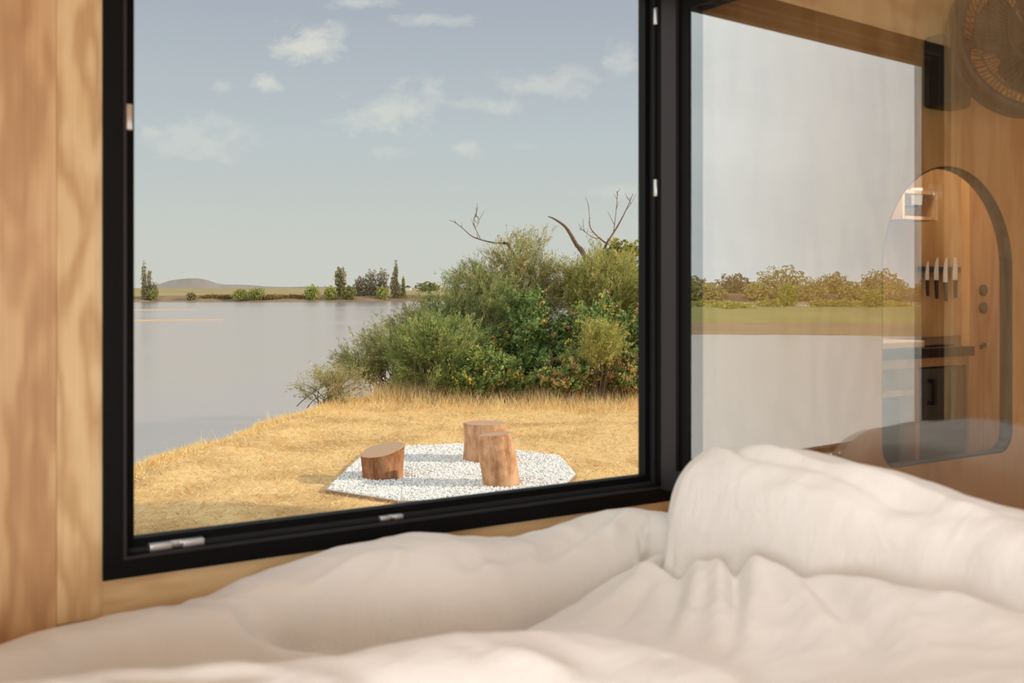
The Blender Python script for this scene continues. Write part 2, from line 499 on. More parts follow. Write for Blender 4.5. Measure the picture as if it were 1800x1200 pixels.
# dark liner inside the arch
bm = bmesh.new()
pa, pb = arch_pts(-0.001), arch_pts(0.004)
for k in range(len(pa)):
    k2 = (k + 1) % len(pa)
    q = [[bm.verts.new((p[0], y, p[1])) for p in (pa[k], pa[k2], pb[k2], pb[k])] for y in (YW + .001, YW + .037)]
    for i in range(4):
        j = (i + 1) % 4
        bm.faces.new((q[0][i], q[0][j], q[1][j], q[1][i]))
    bm.faces.new(q[0]); bm.faces.new(q[1][::-1])
bmesh.ops.remove_doubles(bm, verts=list(bm.verts), dist=1e-5)
bmesh.ops.recalc_face_normals(bm, faces=list(bm.faces))
ar = obj_bm('trim_1', bm, M_DARK, None, True); tag(ar, kind='structure')

# unseen side and rear walls; the left has an opening added for light
wl = tag(empty('wall_left', (X_L, 0, FLOOR)), kind='structure')
for e in ((X_L - .05, X_L, Y_B, -1.85, FLOOR, CEIL), (X_L - .05, X_L, -0.45, YO, FLOOR, CEIL),
          (X_L - .05, X_L, -1.85, -0.45, FLOOR, 1.45), (X_L - .05, X_L, -1.85, -0.45, 2.5, CEIL)):
    o = box_obj('panel', e, M_PLYR, wl); o.location = (-X_L, 0, -FLOOR)
wr = box_obj('wall_right', (X_R, X_R + .05, Y_B, YO, FLOOR, CEIL), M_PLYK); tag(wr, kind='structure')
wb = box_obj('wall_back', (X_L, X_R, Y_B - .05, Y_B, FLOOR, CEIL), M_PLYK); tag(wb, kind='structure')

# ------------------------------------------------------------------ window_1: black frame, open sash with double glazing
w1 = tag(empty('window_1', (WX0, YW, WZ0)), kind='structure')


def wpart(name, bm, mat, parent=None, smooth=False):
    o = obj_bm(name, bm, mat, parent or w1, smooth)
    if parent is None: o.location = (-WX0, -YW, -WZ0)
    return o


FW = 0.034
bm = bmesh.new(); ring_frame(bm, WX0, WX1, WZ0, WZ1, FW, YW - .006, YO + .004); wpart('frame', bm, M_BLACK)
bm = bmesh.new(); ring_frame(bm, WX0 + FW, WX1 - FW, WZ0 + FW, WZ1 - FW, 0.019, YW + .030, YO + .004); wpart('frame_stop', bm, M_BLACK)
bm = bmesh.new(); ring_frame(bm, WX0 + FW, WX1 - FW, WZ0 + FW, WZ1 - FW, 0.006, YW + .016, YW + .030); wpart('gasket', bm, M_GASKET)
bm = bmesh.new(); ring_frame(bm, WX0 + .03, WX1 - .03, WZ0 + .03, WZ1 - .03, 0.0045, YW - .009, YW - .006); wpart('frame_bead', bm, M_BLACKS)


def keeper(cx, cy, cz, L, W, H, axis):
    bm = bmesh.new()
    if axis == 'X':
        box(bm, cx - L / 2, cx - L * .09, cy - W / 2, cy + W / 2, cz, cz + H)
        box(bm, cx + L * .09, cx + L / 2, cy - W / 2, cy + W / 2, cz, cz + H)
        box(bm, cx - L * .12, cx + L * .12, cy, cy + W / 2, cz, cz + H)
    else:
        box(bm, cx, cx + H, cy - W / 2, cy + W / 2, cz - L / 2, cz + L / 2)
    bevelled(bm, 0.0018, 2)
    o = wpart('lock_keeper', bm, M_STEEL, None, True); o['label'] = 'bright steel lock keeper'
    return o


zr = WZ0 + FW
keeper(0.372, YW + .010, zr, 0.088, 0.018, 0.012, 'X')
keeper(0.757, YW + .010, zr, 0.046, 0.014, 0.009, 'X')
keeper(WX0 + FW, YW + .008, EYE + (HOR - 206) / FPX * 1.602, 0.042, 0.016, 0.012, 'Z')
zk = 0.857 * (YW + .012) + 0.515 * 1.38
for py in (28, 330):
    keeper(WX1 - FW - .008, YW + .012, EYE + (HOR - py) / FPX * zk, 0.038, 0.012, 0.008, 'Z')

# sash, hinged on the right jamb and swung about 93 degrees into the room. Local: x along the sash from the hinge, y = exterior side towards -y
SASH_W, SASH_H = WX1 - WX0 - 0.055, WZ1 - WZ0 - 0.062
th = math.radians(93.0)
sash_dir = Vector((-math.cos(th), -math.sin(th), 0))
sash_rz = math.atan2(sash_dir.y, sash_dir.x)
bm = bmesh.new()
# local y axis after rotation points to +X (behind); exterior face is at local y = 0, room side at +0.058
ring_frame(bm, 0, SASH_W, 0, SASH_H, 0.045, 0.0, 0.058)
sash = obj_bm('sash', bm, M_BLACKS, w1)
SX, SY, SZ = 1.377, YW - .016, WZ0 + .031
sash.location = (SX - WX0, SY - YW, SZ - WZ0); sash.rotation_euler = (0, 0, sash_rz)
bm = bmesh.new(); ring_frame(bm, .045, SASH_W - .045, .045, SASH_H - .045, 0.029, 0.009, 0.050)
obj_bm('glazing_bead', bm, M_BLACK, sash)
for yy in (0.013, 0.030):
    bm = bmesh.new(); fs = box(bm, .070, SASH_W - .070, yy, yy + .004, .070, SASH_H - .070)
    for f in fs:
        f.normal_update()
        f.material_index = 0 if f.normal.y < -0.5 else 1
    obj_bm('pane', bm, [M_GLASS, M_GLASS_CLEAR], sash)
bm = bmesh.new(); box(bm, SASH_W - .035, SASH_W - .012, .058, .070, SASH_H * .45, SASH_H * .45 + .07); box(bm, SASH_W - .032, SASH_W - .015, .070, .095, SASH_H * .45 + .05, SASH_H * .45 + .065)
bevelled(bm, 0.003, 1); obj_bm('handle', bm, M_BLACK, sash)
for hz in (0.10, SASH_H - .16):
    bm = bmesh.new(); bmesh.ops.create_cone(bm, cap_ends=True, segments=14, radius1=.009, radius2=.009, depth=.075, matrix=Matrix.Translation((0.004, .062, hz)))
    obj_bm('hinge', bm, M_BLACK, sash, True)

# ------------------------------------------------------------------ kitchen niche behind the arch
KX0, KX1, KY = 2.04, 4.0, 2.42
box_k = [('wall_kitchen_back', (KX0, KX1, KY, KY + .05, FLOOR, CEIL)), ('wall_kitchen_left', (KX0 - .03, KX0, YO, KY + .05, FLOOR, CEIL)),
         ('wall_kitchen_right', (KX1, KX1 + .05, YO - .05, KY + .05, FLOOR, CEIL))]
kb = None
for nm, e in box_k:
    if nm == 'wall_kitchen_back':
        kb = tag(empty(nm, (KX0, KY, FLOOR)), kind='structure')
        cuts = [KX0, 2.62, 3.33, 3.62, KX1]
        for i in range(len(cuts) - 1):
            bm = bmesh.new(); box(bm, cuts[i] + .001, cuts[i + 1] - .001, KY, KY + .05, FLOOR, CEIL); bevelled(bm, .0015, 1)
            o = obj_bm('panel', bm, M_PLYK, kb); o.location = (-KX0, -KY, -FLOOR)
    else:
        tag(box_obj(nm, e, M_PLYK), kind='structure')
tag(box_obj('floor_kitchen', (KX0, KX1, YO, KY, FLOOR - .12, FLOOR), M_PLYX), kind='structure')
tag(box_obj('ceiling_kitchen', (KX0 - .03, KX1 + .05, YO, KY + .05, CEIL, CEIL + .12), M_PLYX), kind='structure')

CT = EYE - 0.215           # underside of worktop
CF = 1.97                  # cabinet front plane
XP = 2.640                 # post between shelves and door
XD = 2.872                 # right end of door
cab = tag(empty('kitchen_cabinet', (2.06, CF, FLOOR)), 'plywood kitchen base cabinet with open shelves and a dark grey door', 'cabinet')


def cpart(name, e, mat, parent=None, bev=0.001):
    bm = bmesh.new(); box(bm, *e); bevelled(bm, bev, 1)
    o = obj_bm(name, bm, mat, cab); o.location = (-2.06, -CF, -FLOOR); return o


cpart('back_panel', (2.06, XD, KY - .02, KY - .002, FLOOR, CT - .03), M_PLYK)
cpart('top_rail', (2.06, XD, CF, KY - .02, CT - .028, CT), M_PLYK)
cpart('side_panel', (2.06, 2.078, CF, KY - .02, FLOOR, CT - .028), M_PLYK)
cpart('divider', (XP - .022, XP, CF, KY - .02, FLOOR, CT - .028), M_PLYK)
cpart('side_panel', (XD - .012, XD, CF + .02, KY - .02, FLOOR, CT - .028), M_PLYK)
cpart('shelf', (2.078, XP - .022, CF + .004, KY - .02, CT - .112, CT - .094), M_PLYK)
cpart('shelf', (2.078, XP - .022, CF + .004, KY - .02, FLOOR + .08, FLOOR + .10), M_PLYK)
dr = cpart('door', (XP + .002, XD - .001, CF + .002, CF + .02, FLOOR + .06, CT - .034), M_GREY)
bm = bmesh.new(); box(bm, XP + .040, XP + .052, CF - .022, CF - .012, CT - .145, CT - .065)
box(bm, XP + .040, XP + .052, CF - .014, CF + .003, CT - .077, CT - .065); box(bm, XP + .040, XP + .052, CF - .014, CF + .003, CT - .145, CT - .133)
obj_bm('handle', bm, M_DARK, dr)
fr_ = tag(box_obj('bar_fridge', (2.30, XP - .05, CF + .03, KY - .04, FLOOR + .10, CT - .125), M_DARK, None, .006), 'dark bar fridge under the shelf of the open kitchen cabinet', 'fridge')
bm = bmesh.new(); box(bm, 2.055, XD + .012, CF - .02, KY - .002, CT + .001, CT + .030); box(bm, XD + .012, 3.7, CF + .04, KY - .002, CT + .001, CT + .030)
wk = tag(obj_bm('worktop', bm, M_STONE), 'black worktop on the plywood kitchen cabinet', 'worktop')
cb = tag(box_obj('cutting_board', (2.30, 2.672, CF + .005, CF + .26, CT + .031, CT + .053), M_PLYX, None, .004), 'pale wooden cutting board lying on the black worktop', 'cutting board')
hob = tag(box_obj('hob', (2.69, XD - .02, CF + .03, KY - .05, CT + .031, CT + .037), M_STONE, None, .002), 'flat black hob set on the worktop beside the cutting board', 'hob')

# tall plywood panel with two round sockets
tall = tag(empty('tall_panel', (XD, CF, FLOOR)), 'tall plywood panel beside the worktop carrying two round sockets', 'panel')
for e in ((XD + .013, 2.958, CF, CF + .03, FLOOR, CEIL - .01), (2.960, 3.06, CF, CF + .03, FLOOR, CEIL - .01)):
    bm = bmesh.new(); box(bm, *e); bevelled(bm, .0015, 1); o = obj_bm('board', bm, M_PLYK, tall); o.location = (-XD, -CF, -FLOOR)


def ray_at_y(px, py, Y):
    """where the sight line through a pixel meets the plane at distance Y"""
    a = math.atan((px - 900) / FPX) + YAW
    X = Y * math.tan(a); Z = C31 * Y + S31 * X
    return Vector((X, Y, EYE + Z * (HOR - py) / FPX))


def disc(bm, c, r, y0, y1, seg=24):
    bmesh.ops.create_cone(bm, cap_ends=True, segments=seg, radius1=r, radius2=r, depth=abs(y1 - y0), matrix=Matrix.Translation((c[0], (y0 + y1) / 2, c[2])) @ Matrix.Rotation(math.pi / 2, 4, 'X'))


for i, py in enumerate((510, 541)):
    c = ray_at_y(1727, py, CF)
    s = tag(empty('wall_socket', (c.x, CF, c.z)), ['round dark socket on the tall panel, the upper of the pair', 'round dark socket on the tall panel, the lower of the pair'][i], 'socket', 'sockets on the tall panel')
    bm = bmesh.new(); disc(bm, (0, 0, 0), .0185, -.006, 0); obj_bm('rim', bm, M_DARK, s, True)
    bm = bmesh.new(); disc(bm, (0, 0, 0), .012, -.0075, -.006); obj_bm('insert', bm, M_GREY, s)
c = ray_at_y(1725, 608, CF)
sw = tag(empty('cabinet_latch', (c.x, CF, c.z)), 'tiny black hook latch on the tall panel', 'latch')
bm = bmesh.new(); box(bm, -.008, .008, -.004, 0, -.010, .004); obj_bm('plate', bm, M_DARK, sw)
bm = bmesh.new(); box(bm, -.001, .007, -.014, -.004, -.004, .010); obj_bm('hook', bm, M_DARK, sw)

# knife strip and four knives on the kitchen wall
a0, a1 = ray_at_y(1612, 473, KY), ray_at_y(1698, 473, KY)
tag(box_obj('magnetic_knife_strip', (a0.x, a1.x, KY - .016, KY, a0.z - .010, a0.z + .010), M_DARK, None, .002), 'dark magnetic strip on the kitchen wall holding four knives', 'knife rack')
KN = [(1629, 459, 492, 520, 8), (1645, 452, 492, 525, 10), (1661, 452, 496, 529, 10), (1678, 452, 492, 524, 11)]
for i, (px, t, mid, bt, w) in enumerate(KN):
    p = ray_at_y(px, t, KY - .016); pm = ray_at_y(px, mid, KY - .016); pb_ = ray_at_y(px, bt, KY - .016)
    hw = w / FPX * 3.6 * 0.62
    k = tag(empty('kitchen_knife', (p.x, KY - .0165, pm.z)),
            ['shortest kitchen knife, slim blade up, on the knife strip', 'pointed kitchen knife second from the shortest on the strip', 'longest hanging kitchen knife with pointed blade on the strip', 'kitchen knife with rounded tip on the end of the strip'][i], 'knife', 'knives on the magnetic strip')
    H = p.z - pm.z; L = pm.z - pb_.z
    tip = 0.55 if i == 3 else 0.95
    bm = bmesh.new(); prism(bm, [(-hw, 0), (hw, 0), (hw * 1.02, H * .55), (hw * tip, H * .9), (hw * (.3 if i == 3 else .75), H), (-hw * (.5 if i == 3 else -.4), H * .97), (-hw * .45, H * .75), (-hw * .95, H * .4)], -.002, 0)
    obj_bm('blade', bm, M_BLADE, k)
    bm = bmesh.new(); prism(bm, [(-hw * .75, 0), (hw * .45, 0), (hw * .35, -L * .5), (hw * .35, -L), (-hw * .35, -L), (-hw * .6, -L * .45)], -.009, .001); bevelled(bm, .001, 1)
    obj_bm('handle', bm, M_DARK, k)

# small dark wall shelf with a lamp above the worktop
p0, p1 = ray_at_y(1578, 385, KY - .09), ray_at_y(1640, 338, KY - .09)
sh = tag(empty('spice_shelf', (p0.x, KY, p0.z)), 'small dark wall shelf box above the worktop', 'shelf')
dx, dz = p1.x - p0.x, p1.z - p0.z
for nm, e in (('base', (0, dx, -.11, 0, 0, .012)), ('top', (0, dx, -.11, 0, dz - .012, dz)), ('side', (0, .012, -.11, 0, .012, dz - .012)), ('side', (dx - .012, dx, -.11, 0, .012, dz - .012)), ('back', (.012, dx - .012, -.012, 0, .012, dz - .012))):
    bm = bmesh.new(); box(bm, *e); obj_bm(nm, bm, M_PLYR, sh)
pl_ = ray_at_y(1637, 343, KY - .13)
lamp = tag(empty('wall_lamp', (pl_.x, KY, pl_.z)), 'little white glass wall lamp beside the small shelf box', 'lamp')
ml, nl, bl = mat_new('lamp_glass'); bl.inputs['Base Color'].default_value = (.8, .77, .72, 1); bl.inputs['Emission Color'].default_value = (1, .93, .85, 1); bl.inputs['Emission Strength'].default_value = .35
bm = bmesh.new(); bmesh.ops.create_cone(bm, cap_ends=True, segments=18, radius1=.018, radius2=.02, depth=.06, matrix=Matrix.Translation((0, -.07, 0))); obj_bm('shade', bm, ml, lamp, True)
bm = bmesh.new(); box(bm, -.008, .008, -.07, 0, -.040, -.030); obj_bm('bracket', bm, M_DARK, lamp)
kl = bpy.data.lights.new('kitchen_fill_light', 'AREA'); kl.shape = 'RECTANGLE'; kl.size = 1.2; kl.size_y = .25; kl.energy = 11.0; kl.color = (1, .95, .87)  # fill light added to brighten the kitchen niche
klo = put(bpy.data.objects.new('kitchen_fill_light', kl)); klo.location = (2.75, 1.95, CEIL - .03)
strip = tag(box_obj('kitchen_fill_housing', (2.15, 3.35, 1.84, 2.06, CEIL - .022, CEIL), M_WHITE, None, .003), 'long white housing added for the fill light over the kitchen worktop', 'lamp')  # unseen housing added above the kitchen fill light

# ------------------------------------------------------------------ wall fan above the arch
mb0, mb1 = ray_at_y(1656, 185, YW - .06), ray_at_y(1701, 66, YW - .06)
fan = tag(empty('wall_fan', ((mb0.x + mb1.x) / 2, YW, mb0.z)), 'black wall fan with round wire guard mounted above the arch', 'fan')
bx_w = (mb1.x - mb0.x) / 2; bx_h = mb1.z - mb0.z
bm = bmesh.new(); box(bm, -bx_w, bx_w, -.075, -.001, 0, bx_h); bevelled(bm, .012, 3); obj_bm('mount_box', bm, M_DARK, fan)
fc = ray_at_y(1803, 68, YW - .20) - Vector(fan.location)
v_, f_ = tube_np([(catmull([(0, -.05, bx_h * .75), (.03, -.10, bx_h * .85), (fc.x * .6, -.13, fc.z * .9), (fc.x, fc.y + .05, fc.z)], 8), np.full(25, .013))], 8)
obj_np('arm', v_, f_, M_DARK, fan, True)
head = empty('head', fc, 0, fan); head.rotation_euler = (math.radians(-6), 0, math.radians(-24))


def fan_part(name, bm, mat, smooth=True):
    return obj_bm(name, bm, mat, head, smooth)


bm = bmesh.new(); bmesh.ops.create_uvsphere(bm, u_segments=20, v_segments=12, radius=.048); bmesh.ops.scale(bm, vec=(1, 1.5, 1), verts=list(bm.verts)); bmesh.ops.translate(bm, vec=(0, .03, 0), verts=list(bm.verts)); fan_part('motor', bm, M_DARK)
FR = 0.185
ang = np.linspace(0, 2 * np.pi, 49)
paths = []
for (r, y, rad) in ((FR, -.012, .013), (FR, .03, .013), (FR * .98, .01, .014), (FR * .86, -.035, .003), (FR * .45, -.052, .004)):
    paths.append((np.stack([r * np.cos(ang), np.full_like(ang, y), r * np.sin(ang)], 1), np.full(len(ang), rad)))
v_, f_ = tube_np(paths, 6); obj_np('guard_ring', v_, f_, M_DARK, head, True)
paths = []
for k in range(64):
    a = k / 64 * 2 * math.pi
    for yy in (-.052, .05):
        pts = [(r * math.cos(a + (1 - r / FR) * .5), y_, r * math.sin(a + (1 - r / FR) * .5)) for r, y_ in ((.03, yy * 1.05), (.09, yy), (.15, yy * .7), (FR, yy * .25))]
        paths.append((catmull(pts, 3), np.full(10, .0014)))
v_, f_ = tube_np(paths, 3); g = obj_np('guard_wires', v_, f_, M_DARK, head); g['kind'] = 'stuff'
for k in range(4):
    bm = bmesh.new(); nseg = 8; rows = []
    for i in range(nseg + 1):
        r = .03 + (.145 - .03) * i / nseg; half = .28 + .25 * math.sin(i / nseg * 2.6)
        rows.append([bm.verts.new((r * math.cos(a_), -.012 + .02 * s_, r * math.sin(a_))) for s_, a_ in ((-1, -half), (0, 0), (1, half))])
    for i in range(nseg):
        for j in range(2): bm.faces.new((rows[i][j], rows[i][j + 1], rows[i + 1][j + 1], rows[i + 1][j]))
    bmesh.ops.solidify(bm, geom=list(bm.faces), thickness=.003)
    o = fan_part('blade', bm, M_STONE); o.rotation_euler = (0, k * math.pi / 2 + .4, 0)

# ------------------------------------------------------------------ bed
bed = tag(empty('bed', (0.05, 0.3, FLOOR)), 'wooden bed box with a mattress under the crumpled cream duvet', 'bed')
BX0, BX1, BY0, BY1, BT = -1.1, 1.30, -0.75, 1.66, EYE - 0.66
bm = bmesh.new(); box(bm, BX0 - .05, BX1 - .05, BY0 - .3, BY1 - .3, 0, BT - FLOOR - .22); o = obj_bm('base', bm, M_PLYX, bed)
bm = bmesh.new(); box(bm, BX0 - .05, BX1 - .05, BY0 - .3, BY1 - .3, BT - FLOOR - .22, BT - FLOOR); bevelled(bm, .03, 3); o = obj_bm('mattress', bm, M_WHITE, bed, True)

# duvet: height field of rolls, ridges and creases on the mattress
NX, NY = 420, 400
gx = np.linspace(-1.08, 1.335, NX); gy = np.linspace(-0.72, 1.668, NY)
GX, GY = np.meshgrid(gx, gy)


def W2(px, py, Z):
    p = at(px, py, Z); return (p.x, p.y, p.z - EYE)


base_pts = [W2(0, 1200, 1.36), W2(250, 1190, 1.40), W2(520, 1165, 1.45), W2(800, 1125, 1.55), W2(900, 1100, 1.58), W2(1000, 1040, 1.68), W2(1100, 1000, 1.70), W2(1180, 985, 1.62), W2(1240, 992, 1.50),
            W2(1400, 990, 1.35), W2(1600, 1003, 1.20), W2(1800, 1012, 1.07), W2(1800, 1200, .78), W2(1500, 1195, .94), W2(1300, 1110, 1.18), W2(1150, 1070, 1.42), W2(1000, 1130, 1.38), W2(850, 1170, 1.40),
            W2(500, 1210, 1.30), W2(200, 1215, 1.28), W2(1400, 1090, 1.16), W2(1650, 1110, .98),
            (1.30, 1.6, -.52), (1.28, 1.35, -.48), (0.2, 1.62, -.58), (0.8, 1.62, -.56), (-.6, 1.6, -.58), (-.8, .8, -.52), (-.3, .5, -.45), (0, 0, -.44), (.5, 0, -.40), (1.1, 0, -.38), (1.3, .4, -.40), (-.8, -.5, -.5), (1.2, -.6, -.45), (.2, -.6, -.48)]
BP = np.array(base_pts)


def thin_plate(X, Y):
    """smooth surface through the control points"""
    n_ = len(BP); d = np.hypot(BP[:, None, 0] - BP[None, :, 0], BP[:, None, 1] - BP[None, :, 1])
    ker = lambda r: r * r * np.log(r + 1e-9)
    A_ = np.zeros((n_ + 3, n_ + 3)); A_[:n_, :n_] = ker(d) + 2e-4 * np.eye(n_)
    A_[:n_, n_] = 1; A_[:n_, n_ + 1:] = BP[:, :2]; A_[n_, :n_] = 1; A_[n_ + 1:, :n_] = BP[:, :2].T
    w = np.linalg.solve(A_, np.concatenate([BP[:, 2], np.zeros(3)]))
    out_ = w[n_] + w[n_ + 1] * X + w[n_ + 2] * Y
    for k in range(n_): out_ = out_ + w[k] * ker(np.hypot(X - BP[k, 0], Y - BP[k, 1]))
    return out_


H = thin_plate(GX, GY)


def along(pts3, n=10):
    return catmull(pts3, n)


def nearest(C):
    """for every grid point: distance to the polyline, signed side, height and index parameter"""
    best = np.full(GX.shape, 1e9); side = np.zeros(GX.shape); hz = np.zeros(GX.shape); tt = np.zeros(GX.shape)
    n = len(C)
    for i in range(n - 1):
        a, b = C[i], C[i + 1]; dx, dy = b[0] - a[0], b[1] - a[1]; L2 = dx * dx + dy * dy + 1e-12
        t = np.clip(((GX - a[0]) * dx + (GY - a[1]) * dy) / L2, 0, 1)
        ex, ey = GX - (a[0] + t * dx), GY - (a[1] + t * dy)
        d = np.sqrt(ex * ex + ey * ey); m = d < best
        best[m] = d[m]; side[m] = np.sign(dx * ey - dy * ex)[m]; hz[m] = (a[2] + t * (b[2] - a[2]))[m]; tt[m] = ((i + t) / (n - 1))[m]
    return best, side, hz, tt


def smax(a, b, k):
    h = np.clip(0.5 + 0.5 * (a - b) / k, 0, 1)
    return b * (1 - h) + a * h + k * h * (1 - h)


def roll(Hc, pts, wl_, wr_, k=0.012, p=2.0, drop=0.16, groove=0.0):
    """rounded roll whose crest follows pts; wl_ / wr_ half widths left / right of travel (scalars or (t, w) tables)"""
    C = along(pts); d, s, hz, t = nearest(C)
    wlv = np.interp(t, *zip(*wl_)) if isinstance(wl_, list) else wl_
    wrv = np.interp(t, *zip(*wr_)) if isinstance(wr_, list) else wr_
    w = np.where(s > 0, wlv, wrv)
    q = np.clip(d / w, 0, 1)
    top = hz - drop * (1 - (1 - q ** p) ** (1 / p))
    top = np.where(q >= 1, -9, top)
    cut = groove * np.exp(-((d - w * 1.02) / .02) ** 2) * np.where(s > 0, 0, 1) * np.clip(np.minimum(t, 1 - t) * 12, 0, 1)
    return smax(top, Hc - cut, k) - .35 * cut


def ridge(Hc, pts, w, amp, skew=0.0):
    C = along([(a, b, 0) for a, b, *_ in pts]); d, s, hz, t = nearest(C)
    ww = w * (1 + skew * s)
    env = np.sin(np.pi * np.clip(t, 0, 1)) ** .8
    return Hc + amp * env * np.exp(-(d / ww) ** 2)


# folds of the lower sheet, pulled out from under the roll and the mound
for pts, w, amp in (
        ([W2(1215, 930, 1.62), W2(1225, 1000, 1.48), W2(1215, 1070, 1.34), W2(1190, 1160, 1.2)], .016, .024),
        ([W2(1255, 930, 1.58), W2(1262, 1000, 1.46), W2(1264, 1070, 1.32), W2(1262, 1170, 1.14)], .016, .034),
        ([W2(1320, 940, 1.52), W2(1322, 1000, 1.40), W2(1326, 1070, 1.26), W2(1312, 1180, 1.08)], .019, .032),
        ([W2(1285, 930, 1.54), W2(1292, 1000, 1.42), W2(1296, 1070, 1.28), W2(1288, 1170, 1.12)], .010, -.022),
        ([W2(1330, 940, 1.48), W2(1360, 1010, 1.36), W2(1415, 1070, 1.20), W2(1480, 1170, 1.02)], .020, .026),
        ([W2(1360, 950, 1.44), W2(1395, 1015, 1.32), W2(1480, 1070, 1.14), W2(1560, 1170, .96)], .014, -.018),
        ([W2(1400, 960, 1.40), W2(1450, 1020, 1.28), W2(1560, 1070, 1.10), W2(1670, 1180, .90)], .026, .024),
        ([W2(1530, 980, 1.28), W2(1600, 1035, 1.18), W2(1700, 1080, 1.02), W2(1810, 1160, .86)], .026, .022),
        ([W2(1180, 930, 1.78), W2(1150, 1000, 1.64), W2(1090, 1045, 1.52), W2(1010, 1090, 1.44)], .030, .026),
        ([W2(1195, 930, 1.7), W2(1195, 1000, 1.58), W2(1190, 1065, 1.42), W2(1165, 1140, 1.28)], .016, -.022),
        ([W2(1140, 1040, 1.52), W2(1090, 1085, 1.42), W2(1020, 1115, 1.34)], .014, -.014)):
    H = ridge(H, pts, w, amp * .62)
# ridge B along the wall at the left
H = roll(H, [W2(-120, 1172, 1.22), W2(0, 1142, 1.28), W2(110, 1104, 1.36), W2(230, 1078, 1.42), W2(350, 1064, 1.46), W2(520, 1076, 1.50), W2(680, 1096, 1.54)], .14, [(0, .10), (.6, .10), (1, .07)], .010, 2.0, drop=.15, groove=.02)
# roll A: the folded over edge below the window
H = roll(H, [W2(385, 1050, 1.50), W2(480, 1012, 1.55), W2(580, 982, 1.60), W2(690, 955, 1.64), W2(775, 946, 1.67), W2(870, 954, 1.72), W2(960, 945, 1.78), W2(1060, 910, 1.85), W2(1115, 897, 1.88), W2(1165, 903, 1.87), W2(1205, 930, 1.80)],
         .13, [(0, .06), (.25, .12), (.45, .145), (.6, .125), (.75, .115), (1, .09)], .003, 2.6, drop=.19, groove=.045)
# mound D on the right, along the open sash
H = roll(H, [W2(1282, 785, 1.72), W2(1310, 783, 1.67), W2(1360, 789, 1.60), W2(1430, 802, 1.51), W2(1530, 828, 1.39), W2(1640, 870, 1.28), W2(1720, 893, 1.20), W2(1800, 913, 1.13), W2(2000, 960, .98)],
         [(0, .10), (.1, .165), (1, .165)], [(0, .11), (.12, .15), (.4, .135), (.7, .105), (1, .09)], .003, 2.4, drop=.20, groove=.032)
# ridge C in the foreground
H = roll(H, [W2(-100, 1228, .94), W2(60, 1204, .97), W2(230, 1186, 1.0), W2(380, 1174, 1.02), W2(560, 1156, 1.04), W2(760, 1134, 1.06), W2(960, 1120, 1.08), W2(1120, 1140, 1.05), W2(1250, 1178, .99)], .11, .20, .012, 2.0, drop=.15)
# wrinkles on the rolls themselves
for pts, w, amp in (
        ([W2(480, 1065, 1.46), W2(560, 1034, 1.51), W2(660, 1000, 1.57)], .012, -.022),
        ([W2(500, 1035, 1.50), W2(580, 1010, 1.54), W2(670, 982, 1.60)], .013, .014),
        ([W2(650, 1075, 1.52), W2(690, 1020, 1.56), W2(705, 970, 1.61)], .016, .012),
        ([W2(760, 1070, 1.56), W2(840, 1025, 1.62), W2(940, 975, 1.70)], .016, -.012),
        ([W2(940, 1035, 1.68), W2(1000, 970, 1.76), W2(1060, 912, 1.84)], .016, -.016),
        ([W2(1070, 970, 1.76), W2(1090, 930, 1.83), W2(1130, 893, 1.88)], .014, .012),
        ([W2(1235, 790, 1.74), W2(1258, 850, 1.66), W2(1300, 920, 1.56)], .014, .010),
        ([W2(1262, 800, 1.71), W2(1290, 865, 1.62), W2(1350, 910, 1.52)], .014, -.010),
        ([W2(1290, 850, 1.64), W2(1420, 884, 1.46), W2(1580, 910, 1.29)], .014, .014),
        ([W2(1310, 890, 1.58), W2(1450, 910, 1.42), W2(1660, 940, 1.21)], .012, -.016),
        ([W2(1460, 860, 1.44), W2(1600, 888, 1.30), W2(1780, 930, 1.13)], .014, .010),
        ([W2(1260, 955, 1.53), W2(1420, 960, 1.38), W2(1660, 982, 1.17)], .012, .010),
        ([W2(620, 1178, .99), W2(760, 1188, .97), W2(920, 1205, .95)], .02, -.012),
        ([W2(860, 1142, 1.04), W2(960, 1176, 1.0), W2(1010, 1210, .95)], .024, .012),
        ([W2(180, 1212, .98), W2(330, 1200, 1.0), W2(490, 1190, 1.02)], .014, -.012)):
    H = ridge(H, pts, w, amp)

nz = np.zeros_like(H)
for j in range(NY):
    for i in range(NX):
        p = Vector((gx[i], gy[j], H[j, i]))
        q = Vector((p.x * 3.1 + p.y * 1.3, p.y * 2.2 - p.x * .6, p.z * 5))
        nz[j, i] = .010 * mn.noise(q) + .0055 * mn.noise(q * 3.1 + Vector((5, 1, 2))) + .0045 * (0.5 - abs(mn.noise(Vector((p.x * 17 + p.y * 6, p.y * 10 - p.x * 4, p.z * 12))))) + .0028 * mn.noise(Vector((p.x * 26 + p.y * 9, p.y * 15, p.z * 18)))
H = H + nz
H = np.maximum(H, -.655)
edge = np.minimum(np.minimum(GX - gx[0], gx[-1] - GX), np.minimum(GY - gy[0], gy[-1] - GY))
H = -.655 + (H + .655) * np.clip(np.sqrt(np.clip(edge, 0, .05) / .05), 0.02, 1)
top = np.stack([GX, GY, H + EYE], -1).reshape(-1, 3)
bot = top.copy(); bot[:, 2] = EYE - .658
idx = np.arange(NX * NY).reshape(NY, NX)
ft = np.stack([idx[:-1, :-1], idx[:-1, 1:], idx[1:, 1:], idx[1:, :-1]], -1).reshape(-1, 4)
fb = ft[:, ::-1] + NX * NY
loop = np.concatenate([idx[0, :-1], idx[:-1, -1], idx[-1, :0:-1], idx[:0:-1, 0]])
l2 = np.roll(loop, -1)
fsd = np.stack([loop, loop + NX * NY, l2 + NX * NY, l2], -1)
duv = obj_np('duvet', np.concatenate([top, bot]), np.concatenate([ft, fb, fsd]), M_LINEN, None, True)
